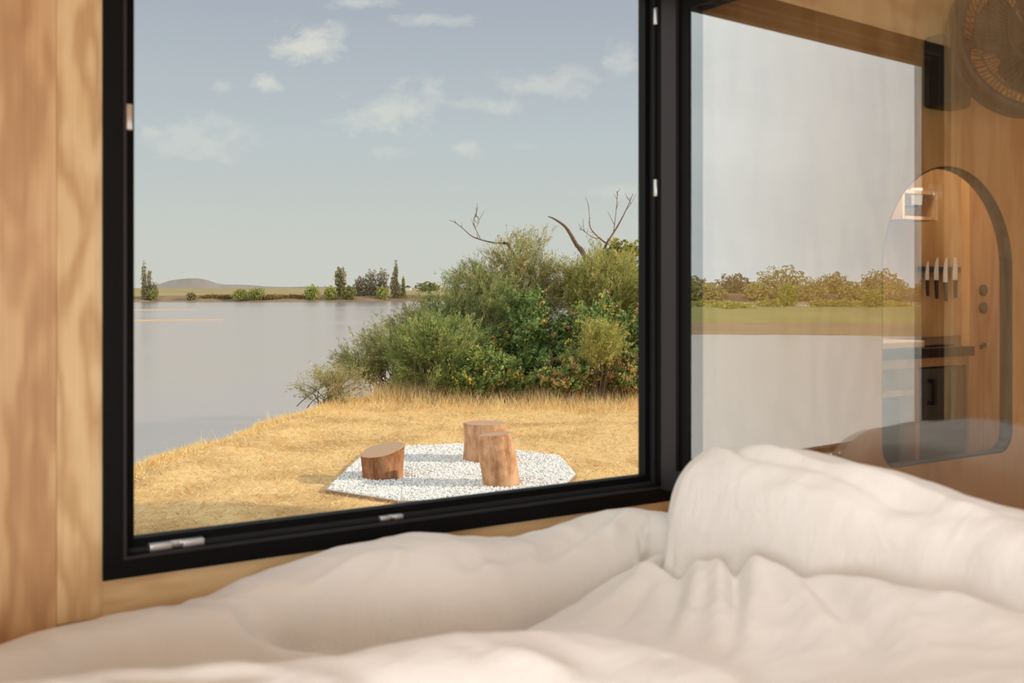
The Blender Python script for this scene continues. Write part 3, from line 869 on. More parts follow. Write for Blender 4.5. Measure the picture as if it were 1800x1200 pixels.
tag(duv, 'crumpled cream linen duvet heaped on the bed below the window', 'duvet')

# rim added over the bed around the ceiling fill light
cl = tag(empty('ceiling_fill_rim', (0.75, 0.7, CEIL)), 'flat rim added around the ceiling fill light above the bed', 'lamp')
bm = bmesh.new(); ring_frame(bm, -.68, .68, -.43, .43, .02, 0, .03)
bmesh.ops.rotate(bm, cent=(0, 0, 0), matrix=Matrix.Rotation(math.pi / 2, 3, 'X'), verts=list(bm.verts)); obj_bm('rim', bm, M_WHITE, cl).location = (0, 0, -.03)

# =================================================================== OUTDOORS
# ------------------------------------------------------------------ meadow on the river bank
BANK = [(-7.5, -40), (-6.2, -8), (-5.6, 0), (-5.0, 6), (-4.55, 9.5), (-4.36, 11.3), (-4.22, 12.3), (-3.95, 14.0), (-3.7, 15.6), (-3.25, 17.2), (-2.8, 19), (-2.0, 22), (-0.5, 25), (3, 28), (10, 31), (30, 36), (120, 50)]
BK = catmull([(a, b, 0) for a, b in BANK], 6)[:, :2]


def bank_dist(lat, Z):
    """signed distance to the bank line, positive on land (arrays)"""
    best = np.full(lat.shape, 1e9); side = np.zeros(lat.shape)
    for i in range(len(BK) - 1):
        a, b = BK[i], BK[i + 1]; dx, dy = b - a; L2 = dx * dx + dy * dy
        t = np.clip(((lat - a[0]) * dx + (Z - a[1]) * dy) / L2, 0, 1)
        ex, ey = lat - (a[0] + t * dx), Z - (a[1] + t * dy); d = np.sqrt(ex * ex + ey * ey); m = d < best
        best[m] = d[m]; side[m] = -np.sign(dx * ey - dy * ex)[m]
    return best * side


def vnoise(P, sc, off=0.0):
    return np.array([mn.noise(Vector((x * sc + off, y * sc - off, off))) for x, y in P])


def ground_z(lat, Z):
    d = bank_dist(lat, Z)
    P = np.stack([lat.ravel(), Z.ravel()], 1)
    n1 = vnoise(P, .55).reshape(lat.shape); n2 = vnoise(P, 2.3, 4.0).reshape(lat.shape)
    d = d + .16 * n1 + .10 * n2
    flat = .05 * n1 + .02 * n2
    pit = np.clip(1 - np.hypot((lat + .75) / 2.1, (Z - 11.4) / 2.5), 0, 1)
    flat = flat * (1 - np.clip(pit * 6, 0, 1)) + .07 * np.exp(-(d - .4) ** 2 / .2)
    fall = np.where(d < 0, d * .95, 0)
    return np.maximum(flat + fall, -1.9)


WATER = -1.0
la = np.concatenate([np.linspace(-9, 6, 190), np.linspace(6.3, 45, 30)]); zz = np.concatenate([np.linspace(-25, 5.5, 34), np.linspace(5.8, 24, 190), np.linspace(24.5, 60, 34)])
LA, ZZ = np.meshgrid(la, zz); GZ = ground_z(LA, ZZ)
house = np.clip(1 - np.maximum(np.abs(ZZ) / 3, np.abs(LA) / 5), 0, 1)
PX = FWD.x * ZZ + RGT.x * LA; PY = FWD.y * ZZ + RGT.y * LA
gi = np.arange(LA.size).reshape(LA.shape)
gf = np.stack([gi[:-1, :-1], gi[:-1, 1:], gi[1:, 1:], gi[1:, :-1]], -1).reshape(-1, 4)
gr = obj_np('ground', np.stack([PX, PY, GZ], -1).reshape(-1, 3), gf, M_GROUND, None, True); tag(gr, kind='structure')

# the wagon's chassis under the floor
tag(box_obj('floor_chassis', (X_L + .1, X_R - .1, Y_B + .1, YO - .2, .12, FLOOR - .12), M_DARK), kind='structure')


# ------------------------------------------------------------------ river, far bank, sand flats
def polar(az_deg, r, z):
    a = math.radians(az_deg); p = FWD * (r * math.cos(a)) + RGT * (r * math.sin(a)); return (p.x, p.y, z)


def polar_patch(name, az0, az1, n, profile, mat, smooth=True, parent=None):
    """profile(az) -> list of (r, z) from near to far"""
    V, F = [], []
    k = None
    for i in range(n + 1):
        az = az0 + (az1 - az0) * i / n; pr_ = profile(az); k = len(pr_)
        V += [polar(az, r, z) for r, z in pr_]
    for i in range(n):
        for j in range(k - 1):
            F.append((i * k + j, (i + 1) * k + j, (i + 1) * k + j + 1, i * k + j + 1))
    return obj_np(name, V, F, mat, parent, smooth)


wv_, wf_ = [], []
rs = [0.5, 8, 16, 30, 60, 120, 240, 330]
for i in range(73):
    for r in rs: wv_.append(polar(-180 + i * 5, r, WATER))
for i in range(72):
    for j in range(len(rs) - 1): wf_.append((i * 8 + j, (i + 1) * 8 + j, (i + 1) * 8 + j + 1, i * 8 + j + 1))
rv = obj_np('river_water', wv_, wf_, M_WATER); tag(rv, kind='structure')


def nz1(x, s=1.0): return mn.noise(Vector((x * s, 3.7, 1.1)))


def RB(az): return 238 + 5 * nz1(az, .15) + 1.5 * nz1(az, .9) + (6 if az > -5 else 0)


tag(polar_patch('far_bank_slope', -150, 60, 420, lambda a: [(RB(a) - 4, -1.5), (RB(a), -.9), (RB(a) + 2.5, .0 + .25 * nz1(a, 1.7)), (RB(a) + 5, .35 + .25 * nz1(a, .8))], M_FARSOIL), kind='structure')
tag(polar_patch('far_bank_land', -150, 60, 210, lambda a: [(RB(a) + 4.5, .2), (RB(a) + 14, .75 + .2 * nz1(a, .5)), (RB(a) + 60, .9), (800, 1.3), (3000, 1.9)], M_FARLAND), kind='structure')


def hill_h(a):
    h = 0
    for c, w, hh in ((-18.2, 1.5, 9.5), (-16.6, 2.6, 6.0), (-10, 4.5, 3.0), (-2, 3, 2.2), (-30, 6, 4), (-45, 9, 5)):
        h += hh * math.exp(-((a - c) / w) ** 4)
    return h + .6 * nz1(a, 2.2)


tag(polar_patch('far_hills', -150, 60, 420, lambda a: [(1500, .5), (1510, 1.0 + hill_h(a)), (1700, 1.0 + hill_h(a) * .9), (1900, .5)], M_HILL), kind='structure')


def spit(name, az0, az1, rc, half, n=60, mat=M_SAND, top=.10, taper=True):
    def prof(a):
        t = (a - az0) / (az1 - az0); w = half * (max(0.02, math.sin(math.pi * min(1, max(0, t)))) ** .6 if taper else 1) * (1 + .25 * nz1(a, 1.3))
        c = rc(a) if callable(rc) else rc
        return [(c - w - 1.2, WATER - .2), (c - w, WATER + .02), (c - w * .3, WATER + top), (c + w * .4, WATER + top), (c + w, WATER + .02), (c + w + 1.2, WATER - .2)]
    return tag(polar_patch(name, az0, az1, n, prof, mat), kind='structure')


spit('sand_spit', -64, -16.2, lambda a: 101 - .06 * (a + 20), 3.2, 80, top=.06)
spit('sand_bank', -60, -17.5, lambda a: 150, 4.0, 60, top=.05)
# grassy island with a sandy shore, upstream (mirrored in the open sash)
tag(polar_patch('island_beach', -112, -56, 160, lambda a: [(62 + 2 * nz1(a, .3), WATER - .3), (66 + 2 * nz1(a, .3), WATER + .03), (84 + 3 * nz1(a, .25), WATER + .30), (90, WATER + .4)], M_SAND), kind='structure')
tag(polar_patch('island_meadow', -112, -56, 200, lambda a: [(82 + 3 * nz1(a, .25) + nz1(a, 2), WATER + .26), (88 + nz1(a, 1.4), WATER + .8 + .2 * nz1(a, 1.1)), (112, WATER + 1.0 + .3 * nz1(a, .9)), (138 + 6 * nz1(a, .2), WATER + .6), (142 + 6 * nz1(a, .2), WATER - .2)], M_ISLAND), kind='structure')


# ------------------------------------------------------------------ foliage tools
def rand_dirs(n):
    v = RNG.normal(size=(n, 3)); return v / np.linalg.norm(v, axis=1)[:, None]


def leaf_quads(C, A, L, Wd, colr):
    """diamond leaves: centres, axes, lengths, widths, colours"""
    n = len(C); A = A / (np.linalg.norm(A, axis=1)[:, None] + 1e-9)
    Sd = np.cross(A, rand_dirs(n)); Sd /= np.linalg.norm(Sd, axis=1)[:, None] + 1e-9
    V = np.stack([C - A * L[:, None] / 2, C + Sd * Wd[:, None] / 2, C + A * L[:, None] / 2, C - Sd * Wd[:, None] / 2], 1).reshape(-1, 3)
    F = np.arange(4 * n).reshape(n, 4)
    return V, F, np.repeat(colr, 4, axis=0)


def palette(n, cols, weights=None, jit=.18):
    cols = np.array(cols); k = RNG.choice(len(cols), n, p=None if weights is None else np.array(weights) / np.sum(weights))
    return np.clip(cols[k] * 1.18 * (1 + jit * RNG.normal(size=(n, 1))), .005, .9)


def shrub(name, label, base, centre, radii, nst, sprays, leaves, llen, lwid, cols, weights=None, spray_len=.32, feather=True, stem_r=.012, group=None, cat='shrub', low=-.35, fill=.45, stems=True):
    """bush grown as arching stems that fan out from the base to an envelope; sprays of leaves sit on the outer stems"""
    root = tag(empty(name, base), label, cat, group)
    base = np.array(base); centre = np.array(centre); radii = np.array(radii)
    rz = np.array([[RGT.x, RGT.y], [FWD.x, FWD.y]])
    paths, C, A, K = [], [], [], []
    for i in range(nst):
        d = rand_dirs(1)[0]
        while d[2] < low: d = rand_dirs(1)[0]
        q = d * radii * (fill + (1 - fill) * RNG.random() ** .5)
        tip = centre + np.array([q[0] * rz[0, 0] + q[1] * rz[1, 0], q[0] * rz[0, 1] + q[1] * rz[1, 1], q[2]])
        b0 = base + np.array([RNG.normal() * radii[0] * .22, RNG.normal() * radii[0] * .22, 0])
        mid = (b0 * .45 + tip * .55) + np.array([0, 0, .35 * max(.2, tip[2] - b0[2])]) + RNG.normal(size=3) * .10
        pts = bezier(b0, mid, tip, 9); paths.append((pts - base, np.linspace(stem_r, stem_r * .25, 9)))
        tl = RNG.uniform(.35, 1.0, sprays) ** .7
        P = bezier(b0, mid, tip, 41); ii = np.clip((tl * 40).astype(int), 1, 40)
        tg = P[ii] - P[ii - 1]; tg /= np.linalg.norm(tg, axis=1)[:, None] + 1e-9
        sd_ = tg * .7 + rand_dirs(sprays) * .8 + np.array([0, 0, .35]); sd_ /= np.linalg.norm(sd_, axis=1)[:, None]
        ln = spray_len * RNG.uniform(.5, 1.2, sprays)
        u = RNG.random((sprays, leaves))
        cc = P[ii][:, None, :] + sd_[:, None, :] * (ln[:, None] * u)[..., None] + rand_dirs(sprays * leaves).reshape(sprays, leaves, 3) * (.025 + (.15 if feather else .16) * ln[:, None] * (1 - u) * .6)[..., None]
        ax = sd_[:, None, :] * (2.0 if feather else .3) + rand_dirs(sprays * leaves).reshape(sprays, leaves, 3) * .8
        C.append(cc.reshape(-1, 3)); A.append(ax.reshape(-1, 3)); K.append(np.repeat(palette(sprays, cols, weights, .22), leaves, axis=0))
    C = np.concatenate(C); A = np.concatenate(A); K = np.concatenate(K)
    keep = C[:, 2] > base[2] + .03
    C, A, K = C[keep], A[keep], K[keep]; n = len(C)
    K = np.clip(K * (1 + .15 * RNG.normal(size=(n, 1))), .005, .9)
    v, f, c = leaf_quads(C - base, A, llen * RNG.uniform(.6, 1.3, n), lwid * RNG.uniform(.6, 1.3, n), K)
    fo = obj_np('foliage', v, f, M_LEAF, root, False, c); fo['kind'] = 'stuff'
    if stems:
        v, f = tube_np(paths, 4); obj_np('stems', v, f, M_BARK, root, True)
    return root


OLIVE = [(.31, .30, .125), (.41, .38, .16), (.22, .235, .10), (.50, .41, .22)]
GREEN = [(.23, .30, .10), (.17, .24, .09), (.32, .37, .13), (.42, .43, .16)]
YELLOW = [(.38, .38, .11), (.46, .42, .14), (.30, .33, .09), (.50, .42, .18)]
BRAMB = [(.14, .22, .08), (.20, .28, .095), (.30, .36, .12), (.64, .50, .11), (.48, .30, .13)]


def sp(px, py, Z): p = at(px, py, Z); return (p.x, p.y, p.z)


def gp(px, Z): p = at(px, 600, Z); return (p.x, p.y, 0.0)


BUSHG = 'bushes on the river bank'
shrub('tamarisk_bush', 'tall olive feathery bush topping the thicket by the river', gp(905, 21.5), sp(915, 525, 21.3), (1.40, 1.0, 1.42), 66, 30, 26, .075, .013, OLIVE, [3, 3, 2, 1.4], .46, group=BUSHG)
shrub('tamarisk_bush', 'thin airy bush leaning from the thicket toward the far bank', gp(830, 22), sp(795, 570, 22), (.85, .8, 1.15), 34, 20, 22, .07, .012, OLIVE, [3, 2, 2, 2], .42, group=BUSHG)
shrub('tamarisk_bush', 'grey green wispy bush reaching out over the river edge', gp(690, 20), sp(672, 645, 19.6), (1.0, .8, .72), 60, 26, 24, .07, .012, OLIVE + GREEN[:2], [2, 2, 2, 1.5, 1, 1], .42, group=BUSHG, low=-.3)
shrub('tamarisk_bush', 'low sparse bush of pale twigs at the tip of the bank', gp(580, 17.6), sp(584, 690, 17.6), (.72, .5, .42), 34, 16, 16, .05, .010, OLIVE + [(.55, .42, .28)], [2, 1, 2, 2, 2], .32, group=BUSHG, low=-.2)
shrub('tamarisk_bush', 'fresh green feathery bush rising above the dry grass', gp(770, 18.6), sp(775, 635, 18.8), (1.0, .7, .80), 70, 32, 26, .07, .013, GREEN + YELLOW[:1] + OLIVE[:1], [2, 2, 2, 1, .8, 1.5], .46, group=BUSHG, low=-.6)
shrub('tamarisk_bush', 'dark green dense bush in the middle of the thicket', gp(840, 20), sp(835, 575, 20.2), (1.2, .9, 1.1), 64, 32, 26, .075, .014, GREEN[:2] + OLIVE, [2, 3, 2, 2, 2, 1], .46, group=BUSHG, low=-.5)
shrub('bramble_thicket', 'leafy dark green bramble with scattered yellow leaves', gp(935, 19.2), sp(935, 615, 19.5), (1.1, .8, 1.0), 64, 28, 22, .068, .046, BRAMB, [4, 4, 3, .6, .4], .32, False, group=BUSHG, low=-.6)
shrub('bramble_thicket', 'leafy bramble with orange brown leaves beside the window edge', gp(1085, 19), sp(1080, 612, 19.3), (1.1, .8, 1.0), 64, 28, 22, .068, .046, BRAMB, [3, 4, 3, 1.3, .9], .32, False, group=BUSHG, low=-.6)
shrub('bramble_thicket', 'low bramble with yellow leaves in front of the feathery bushes', gp(860, 18.2), sp(865, 668, 18.3), (.8, .45, .50), 40, 22, 20, .058, .040, BRAMB, [2, 3, 4, 1.0, .5], .26, False, group=BUSHG, low=-.4)
shrub('bramble_thicket', 'low reddish bramble at the foot of the pale plume bush', gp(1000, 18.2), sp(1000, 668, 18.3), (.75, .4, .45), 36, 22, 20, .055, .036, BRAMB + [(.40, .27, .14)], [2, 3, 2, .8, 1.5, 2], .26, False, group=BUSHG, low=-.4)
shrub('bramble_thicket', 'low brown twiggy bramble against the window edge', gp(1105, 18.1), sp(1105, 668, 18.2), (.6, .4, .42), 30, 20, 20, .052, .032, BRAMB + [(.42, .28, .15)], [1.5, 2, 2, 1, 2, 3], .26, False, group=BUSHG, low=-.4)
shrub('tamarisk_bush', 'pale yellow green plume bush standing in front of bramble', gp(1050, 18.0), sp(1056, 628, 18.0), (.34, .34, .66), 30, 26, 28, .06, .010, YELLOW, [3, 3, 2, 2], .36, group=BUSHG, low=.0)
shrub('tamarisk_bush', 'pale yellow green bush below the bare dead tree', gp(1060, 21), sp(1058, 520, 21.3), (1.10, .8, .95), 70, 32, 26, .075, .013, YELLOW + OLIVE[:2], [3, 3, 2, 2, 1.5, 1.2], .46, group=BUSHG)
shrub('tamarisk_bush', 'olive feathery bush continuing the thicket along the bank', gp(1230, 20), sp(1230, 560, 20.4), (1.5, 1.0, 1.25), 46, 26, 22, .06, .02, OLIVE + GREEN, None, .34, group=BUSHG)
shrub('tamarisk_bush', 'small grey green feathery bush between the river and brambles', gp(735, 20.8), sp(742, 595, 20.8), (.80, .7, .70), 50, 28, 24, .07, .012, OLIVE + GREEN[:1], [2, 2, 2, 1, 1], .42, group=BUSHG)
shrub('young_tree', 'broad leaved little tree behind the bare dead branches', gp(1085, 23), sp(1082, 468, 23), (.58, .5, .60), 22, 28, 18, .085, .06, [(.22, .26, .05), (.30, .32, .08), (.36, .28, .07)], None, .25, False, .02, cat='tree', low=-.4, fill=.2)
# broad tree added outside the view so its crown shades the meadow corner
shrub('added_shade_tree', 'round leafy tree added out of view to shade a corner of meadow', tuple(plan(8.2, 7.7)), tuple(plan(8.0, 7.7, 6.2)), (2.2, 1.4, 1.6), 60, 30, 16, .16, .12, GREEN, None, .7, False, .07, cat='tree', low=-.9, fill=.1)


# bare dead tree
def branch(paths, pix, Z, r0, r1, org, jit=.0):
    P = catmull([np.array(at(px, py, Z + RNG.normal() * jit)) - org for px, py in pix], 6)
    paths.append((P, np.linspace(r0, r1, len(P)) * .62))
    return P


def dead_tree(name, label, basepx, Z, limbs):
    b = np.array(gp(basepx, Z)); root = tag(empty(name, b), label, 'tree')
    for li, limb in enumerate(limbs):
        paths = []
        for j, (pix, r0, r1) in enumerate(limb):
            P = branch(paths, pix, Z, r0, r1, b, .12)
            if j >= 0 and len(P) > 8:
                for q in RNG.choice(np.arange(3, len(P) - 1), size=min(5, len(P) - 5), replace=False):
                    dv = (P[q] - P[q - 1]); dv /= np.linalg.norm(dv) + 1e-9
                    tip = P[q] + (dv * .6 + rand_dirs(1)[0] * .6 + np.array([0, 0, .35])) * RNG.uniform(.10, .30)
                    paths.append((bezier(P[q], (P[q] + tip) / 2 + RNG.normal(size=3) * .02, tip, 5), np.linspace(min(.008, r1 * 1.5), .003, 5)))
        v, f = tube_np(paths, 6); obj_np('limb' if li else 'trunk', v, f, M_DEAD, root, True)
    return root


dead_tree('dead_tree', 'bare dead tree with forked grey branches behind the bushes', 1050, 21.8, [
    [([(1050, 655), (1046, 560), (1036, 470), (1030, 455)], .10, .075)],
    [([(1034, 465), (1022, 440), (1012, 428), (995, 400), (975, 385), (963, 380)], .11, .014)],
    [([(1034, 470), (1060, 440), (1068, 425), (1084, 400), (1100, 370), (1113, 340)], .06, .010), ([(1078, 410), (1082, 380), (1085, 345), (1084, 336)], .018, .006), ([(1100, 370), (1108, 358), (1102, 345)], .010, .004)],
    [([(1066, 428), (1050, 415), (1038, 400), (1036, 378), (1035, 366)], .03, .006), ([(1058, 420), (1040, 416), (1025, 405), (1018, 403)], .018, .005)],
    [([(1058, 440), (1076, 445), (1084, 458), (1088, 475)], .02, .008)]])
dead_tree('dead_branch_tree', 'long bare branch curving out of the olive bush toward river', 905, 21.2, [
    [([(905, 640), (912, 540), (906, 460), (895, 432), (886, 426)], .05, .03)],
    [([(890, 428), (865, 426), (842, 420), (828, 414), (812, 400), (798, 390), (789, 387)], .03, .006), ([(845, 421), (836, 402), (832, 388), (838, 378)], .014, .005), ([(836, 400), (842, 390), (840, 380)], .008, .004)]])

# ------------------------------------------------------------------ dry grass
n = 95000
LAT = RNG.uniform(-5.2, 4.2, n); ZR = 6.6 + (20.5 - 6.6) * RNG.random(n) ** .8
dk = bank_dist(LAT, ZR); ok = dk > -.35
PADPX = [(572, 866), (640, 800), (715, 789), (820, 784), (985, 806), (1014, 838), (965, 888), (700, 886)]
PAD = [on_ground(x, y) for x, y in PADPX]
PADL = np.array([((p.x * RGT.x + p.y * RGT.y), (p.x * FWD.x + p.y * FWD.y)) for p in PAD])


def in_poly(x, y, poly):
    r = np.zeros(x.shape, bool); j = len(poly) - 1
    for i in range(len(poly)):
        xi, yi = poly[i]; xj, yj = poly[j]
        c = ((yi > y) != (yj > y)) & (x < (xj - xi) * (y - yi) / (yj - yi + 1e-12) + xi)
        r ^= c; j = i
    return r


ok &= ~in_poly(LAT, ZR, PADL * 1.0)
LAT, ZR = LAT[ok], ZR[ok]


def grid_lookup(lat, Z):
    # bilinear sampling of the ground grid
    i = np.clip(np.searchsorted(la, lat) - 1, 0, len(la) - 2); j = np.clip(np.searchsorted(zz, Z) - 1, 0, len(zz) - 2)
    u = (lat - la[i]) / (la[i + 1] - la[i]); w = (Z - zz[j]) / (zz[j + 1] - zz[j])
    return (GZ[j, i] * (1 - u) + GZ[j, i + 1] * u) * (1 - w) + (GZ[j + 1, i] * (1 - u) + GZ[j + 1, i + 1] * u) * w


def blades(lat, Z, h, lean, wid, cols, weights=None):
    n = len(lat); z0 = grid_lookup(lat, Z)
    b = np.stack([FWD.x * Z + RGT.x * lat, FWD.y * Z + RGT.y * lat, z0 - .01], 1)
    a = RNG.uniform(0, 2 * np.pi, n); dr_ = np.stack([np.cos(a), np.sin(a), np.zeros(n)], 1)
    tip = b + dr_ * (h * lean)[:, None] + np.array([0, 0, 1.0]) * (h * np.sqrt(np.clip(1 - lean ** 2, .02, 1)))[:, None]
    s = np.cross(tip - b, rand_dirs(n)); s /= np.linalg.norm(s, axis=1)[:, None] + 1e-9; s *= wid[:, None] / 2
    V = np.stack([b - s, b + s, tip], 1).reshape(-1, 3); F = np.arange(3 * n).reshape(n, 3)
    return V, F, np.repeat(palette(n, cols, weights, .14), 3, axis=0)


STRAW = [(.80, .54, .25), (.84, .60, .30), (.72, .46, .20), (.86, .68, .38), (.56, .33, .14)]
n = len(LAT)
v, f, c = blades(LAT, ZR, RNG.uniform(.04, .12, n), RNG.uniform(.75, .995, n), RNG.uniform(.005, .011, n), STRAW + [(.34, .19, .08)], [4, 3, 3, 1.2, 1.6, .7])
g = obj_np('dry_grass', v, f, M_STRAW, None, False, c); tag(g, 'short flattened straw covering the river bank meadow', 'grass', kind='stuff')
# taller grass in front of the thicket and along the bank
n = 15000
t = RNG.random(n); la2 = RNG.uniform(-4.0, 4.6, n); z2 = 18.0 - .16 * la2 + RNG.normal(size=n) * .55 - np.where(la2 < -2.6, 1.4, 0)
d2 = bank_dist(la2, z2); ok = (d2 > -.3) & (z2 > 16.0); la2, z2 = la2[ok], z2[ok]; n = len(la2)
v, f, c = blades(la2, z2, RNG.uniform(.12, .55, n) * np.clip(1.1 - np.abs(z2 - 18.5) * .5, .2, 1.1), RNG.uniform(.15, .85, n), RNG.uniform(.005, .011, n), STRAW + [(.62, .42, .27)], [3, 3, 2, 2.5, .8, 2])
g = obj_np('tall_dry_grass', v, f, M_STRAW, None, False, c); tag(g, 'taller dry grass standing at the foot of the thicket', 'grass', kind='stuff')
n = 5000
ii = RNG.integers(0, len(BK) - 1, n * 4); tt_ = RNG.random(n * 4)[:, None]; B = BK[ii] * (1 - tt_) + BK[ii + 1] * tt_
B = B[(B[:, 1] > 9) & (B[:, 1] < 18.5)]; B = B + RNG.normal(size=B.shape) * .10; B[:, 0] += .12
n = len(B)
v, f, c = blades(B[:, 0], B[:, 1], RNG.uniform(.04, .13, n) * np.where(RNG.random(n) < .03, 2.2, 1), RNG.uniform(.2, .9, n), RNG.uniform(.005, .010, n), STRAW, [3, 3, 2, 2, 1])
g = obj_np('bank_edge_grass', v, f, M_STRAW, None, False, c); tag(g, 'thin dry grass stalks along the edge of the bank', 'grass', kind='stuff')

# ------------------------------------------------------------------ white gravel pad with edging
cen = Vector((sum(p.x for p in PAD) / len(PAD), sum(p.y for p in PAD) / len(PAD), 0))
pad = tag(empty('gravel_pad', cen), 'pad of white gravel with low edging around the log stumps', 'gravel')
bm = bmesh.new(); a = [bm.verts.new((p.x - cen.x, p.y - cen.y, .035)) for p in PAD]; b = [bm.verts.new((p.x - cen.x, p.y - cen.y, -.05)) for p in PAD]
bm.faces.new(a); bm.faces.new(b[::-1])
for i in range(len(a)): bm.faces.new((a[i], b[i], b[(i + 1) % len(a)], a[(i + 1) % len(a)]))
bmesh.ops.recalc_face_normals(bm, faces=list(bm.faces))
M_GRAV = two_tone('white_gravel_bed', (.62, .60, .56), (.80, .78, .73), 30.0)
o = obj_bm('gravel_bed', bm, M_GRAV, pad)
ico = bmesh.new(); bmesh.ops.create_icosphere(ico, subdivisions=1, radius=1.0); iv = np.array([v.co[:] for v in ico.verts]); ifc = np.array([[v.index for v in f.verts] for f in ico.faces]); ico.free()
n = 34000
mnp, mxp = PADL.min(0), PADL.max(0)
lx = RNG.uniform(mnp[0], mxp[0], n); lz = RNG.uniform(mnp[1], mxp[1], n); ok = in_poly(lx, lz, PADL * .0 + (PADL - PADL.mean(0)) * .985 + PADL.mean(0)); lx, lz = lx[ok], lz[ok]; n = len(lx)
r = RNG.uniform(.008, .016, n); sc = RNG.uniform(.65, 1.25, (n, 1, 3)) * np.array([1, 1, .75]); an = RNG.uniform(0, 6.28, n)
vv = iv[None] * sc * r[:, None, None] * (1 + .18 * RNG.normal(size=(n, len(iv), 1)))
vx = vv[..., 0] * np.cos(an)[:, None] - vv[..., 1] * np.sin(an)[:, None]; vy = vv[..., 0] * np.sin(an)[:, None] + vv[..., 1] * np.cos(an)[:, None]
bx_ = FWD.x * lz + RGT.x * lx - cen.x; by_ = FWD.y * lz + RGT.y * lx - cen.y
V = np.stack([vx + bx_[:, None], vy + by_[:, None], vv[..., 2] + (.035 + r * RNG.uniform(-.2, .9, n))[:, None]], -1).reshape(-1, 3)
F = (ifc[None] + (np.arange(n) * len(iv))[:, None, None]).reshape(-1, 3)
pc = palette(n, [(.70, .68, .65), (.73, .72, .69), (.52, .50, .47), (.64, .59, .52)], [4, 4, 1.6, 1.2], .05)
M_PEB, npb, bpb = mat_new('white_pebbles'); at_ = npb.nodes.new('ShaderNodeAttribute'); at_.attribute_name = 'Col'; npb.links.new(at_.outputs['Color'], bpb.inputs['Base Color']); bpb.inputs['Roughness'].default_value = .7
g = obj_np('pebbles', V, F, M_PEB, pad, False, np.repeat(pc, len(iv), axis=0)); g['kind'] = 'stuff'
M_EDGE = plain('weathered_edging', (.42, .26, .15), .8, 0, .2, .2)
for i in range(len(PAD)):
    p, q = PAD[i] - cen, PAD[(i + 1) % len(PAD)] - cen; d = (q - p); L = d.length
    bm = bmesh.new(); box(bm, 0, L, -.012, 0, -.06, .036); bevelled(bm, .003, 1)
    o = obj_bm('edging_board', bm, M_EDGE, pad); o.location = p; o.rotation_euler = (0, 0, math.atan2(d.y, d.x))


# ------------------------------------------------------------------ log stumps
def bark_mat(name, a, b_, c_):
    m, n_, b = mat_new(name)
    tcn = n_.nodes.new('ShaderNodeTexCoord')
    n1 = noise_tex(n_, mapping(n_, tcn.outputs['Object'], (9, 9, 1.8)), 1.4, 6, .65, .5); n2 = noise_tex(n_, tcn.outputs['Object'], 5.0, 4, .6)
    c1 = ramp(n_, n1.outputs[0], [(.30, a), (.52, b_), (.72, c_)]); c2 = ramp(n_, n2.outputs[0], [(.38, (.72, .62, .55)), (.58, (1, 1, 1))])
    n_.links.new(mixrgb(n_, 1.0, c1, c2, 'MULTIPLY'), b.inputs['Base Color']); b.inputs['Roughness'].default_value = .85; b.inputs['Specular IOR Level'].default_value = .15
    bp = n_.nodes.new('ShaderNodeBump'); bp.inputs['Strength'].default_value = .6; bp.inputs['Distance'].default_value = .02
    n_.links.new(n1.outputs[0], bp.inputs['Height']); n_.links.new(bp.outputs[0], b.inputs['Normal'])
    return m


def rings_mat():
    m, n_, b = mat_new('cut_log_end')
    tcn = n_.nodes.new('ShaderNodeTexCoord')
    wv = n_.nodes.new('ShaderNodeTexWave'); wv.wave_type = 'RINGS'; wv.rings_direction = 'Z'; wv.inputs['Scale'].default_value = 14; wv.inputs['Distortion'].default_value = 3.0; wv.inputs['Detail'].default_value = 3
    n_.links.new(tcn.outputs['Object'], wv.inputs['Vector'])
    n_.links.new(ramp(n_, wv.outputs[0], [(0, (.44, .27, .16)), (1, (.56, .37, .24))]), b.inputs['Base Color']); b.inputs['Roughness'].default_value = .8; b.inputs['Specular IOR Level'].default_value = .2
    return m


M_RING = rings_mat()
M_BARK1 = bark_mat('rough_red_bark', (.15, .065, .032), (.36, .17, .085), (.50, .28, .14))
M_BARK2 = bark_mat('stripped_pale_log', (.42, .22, .115), (.60, .36, .205), (.68, .44, .26))


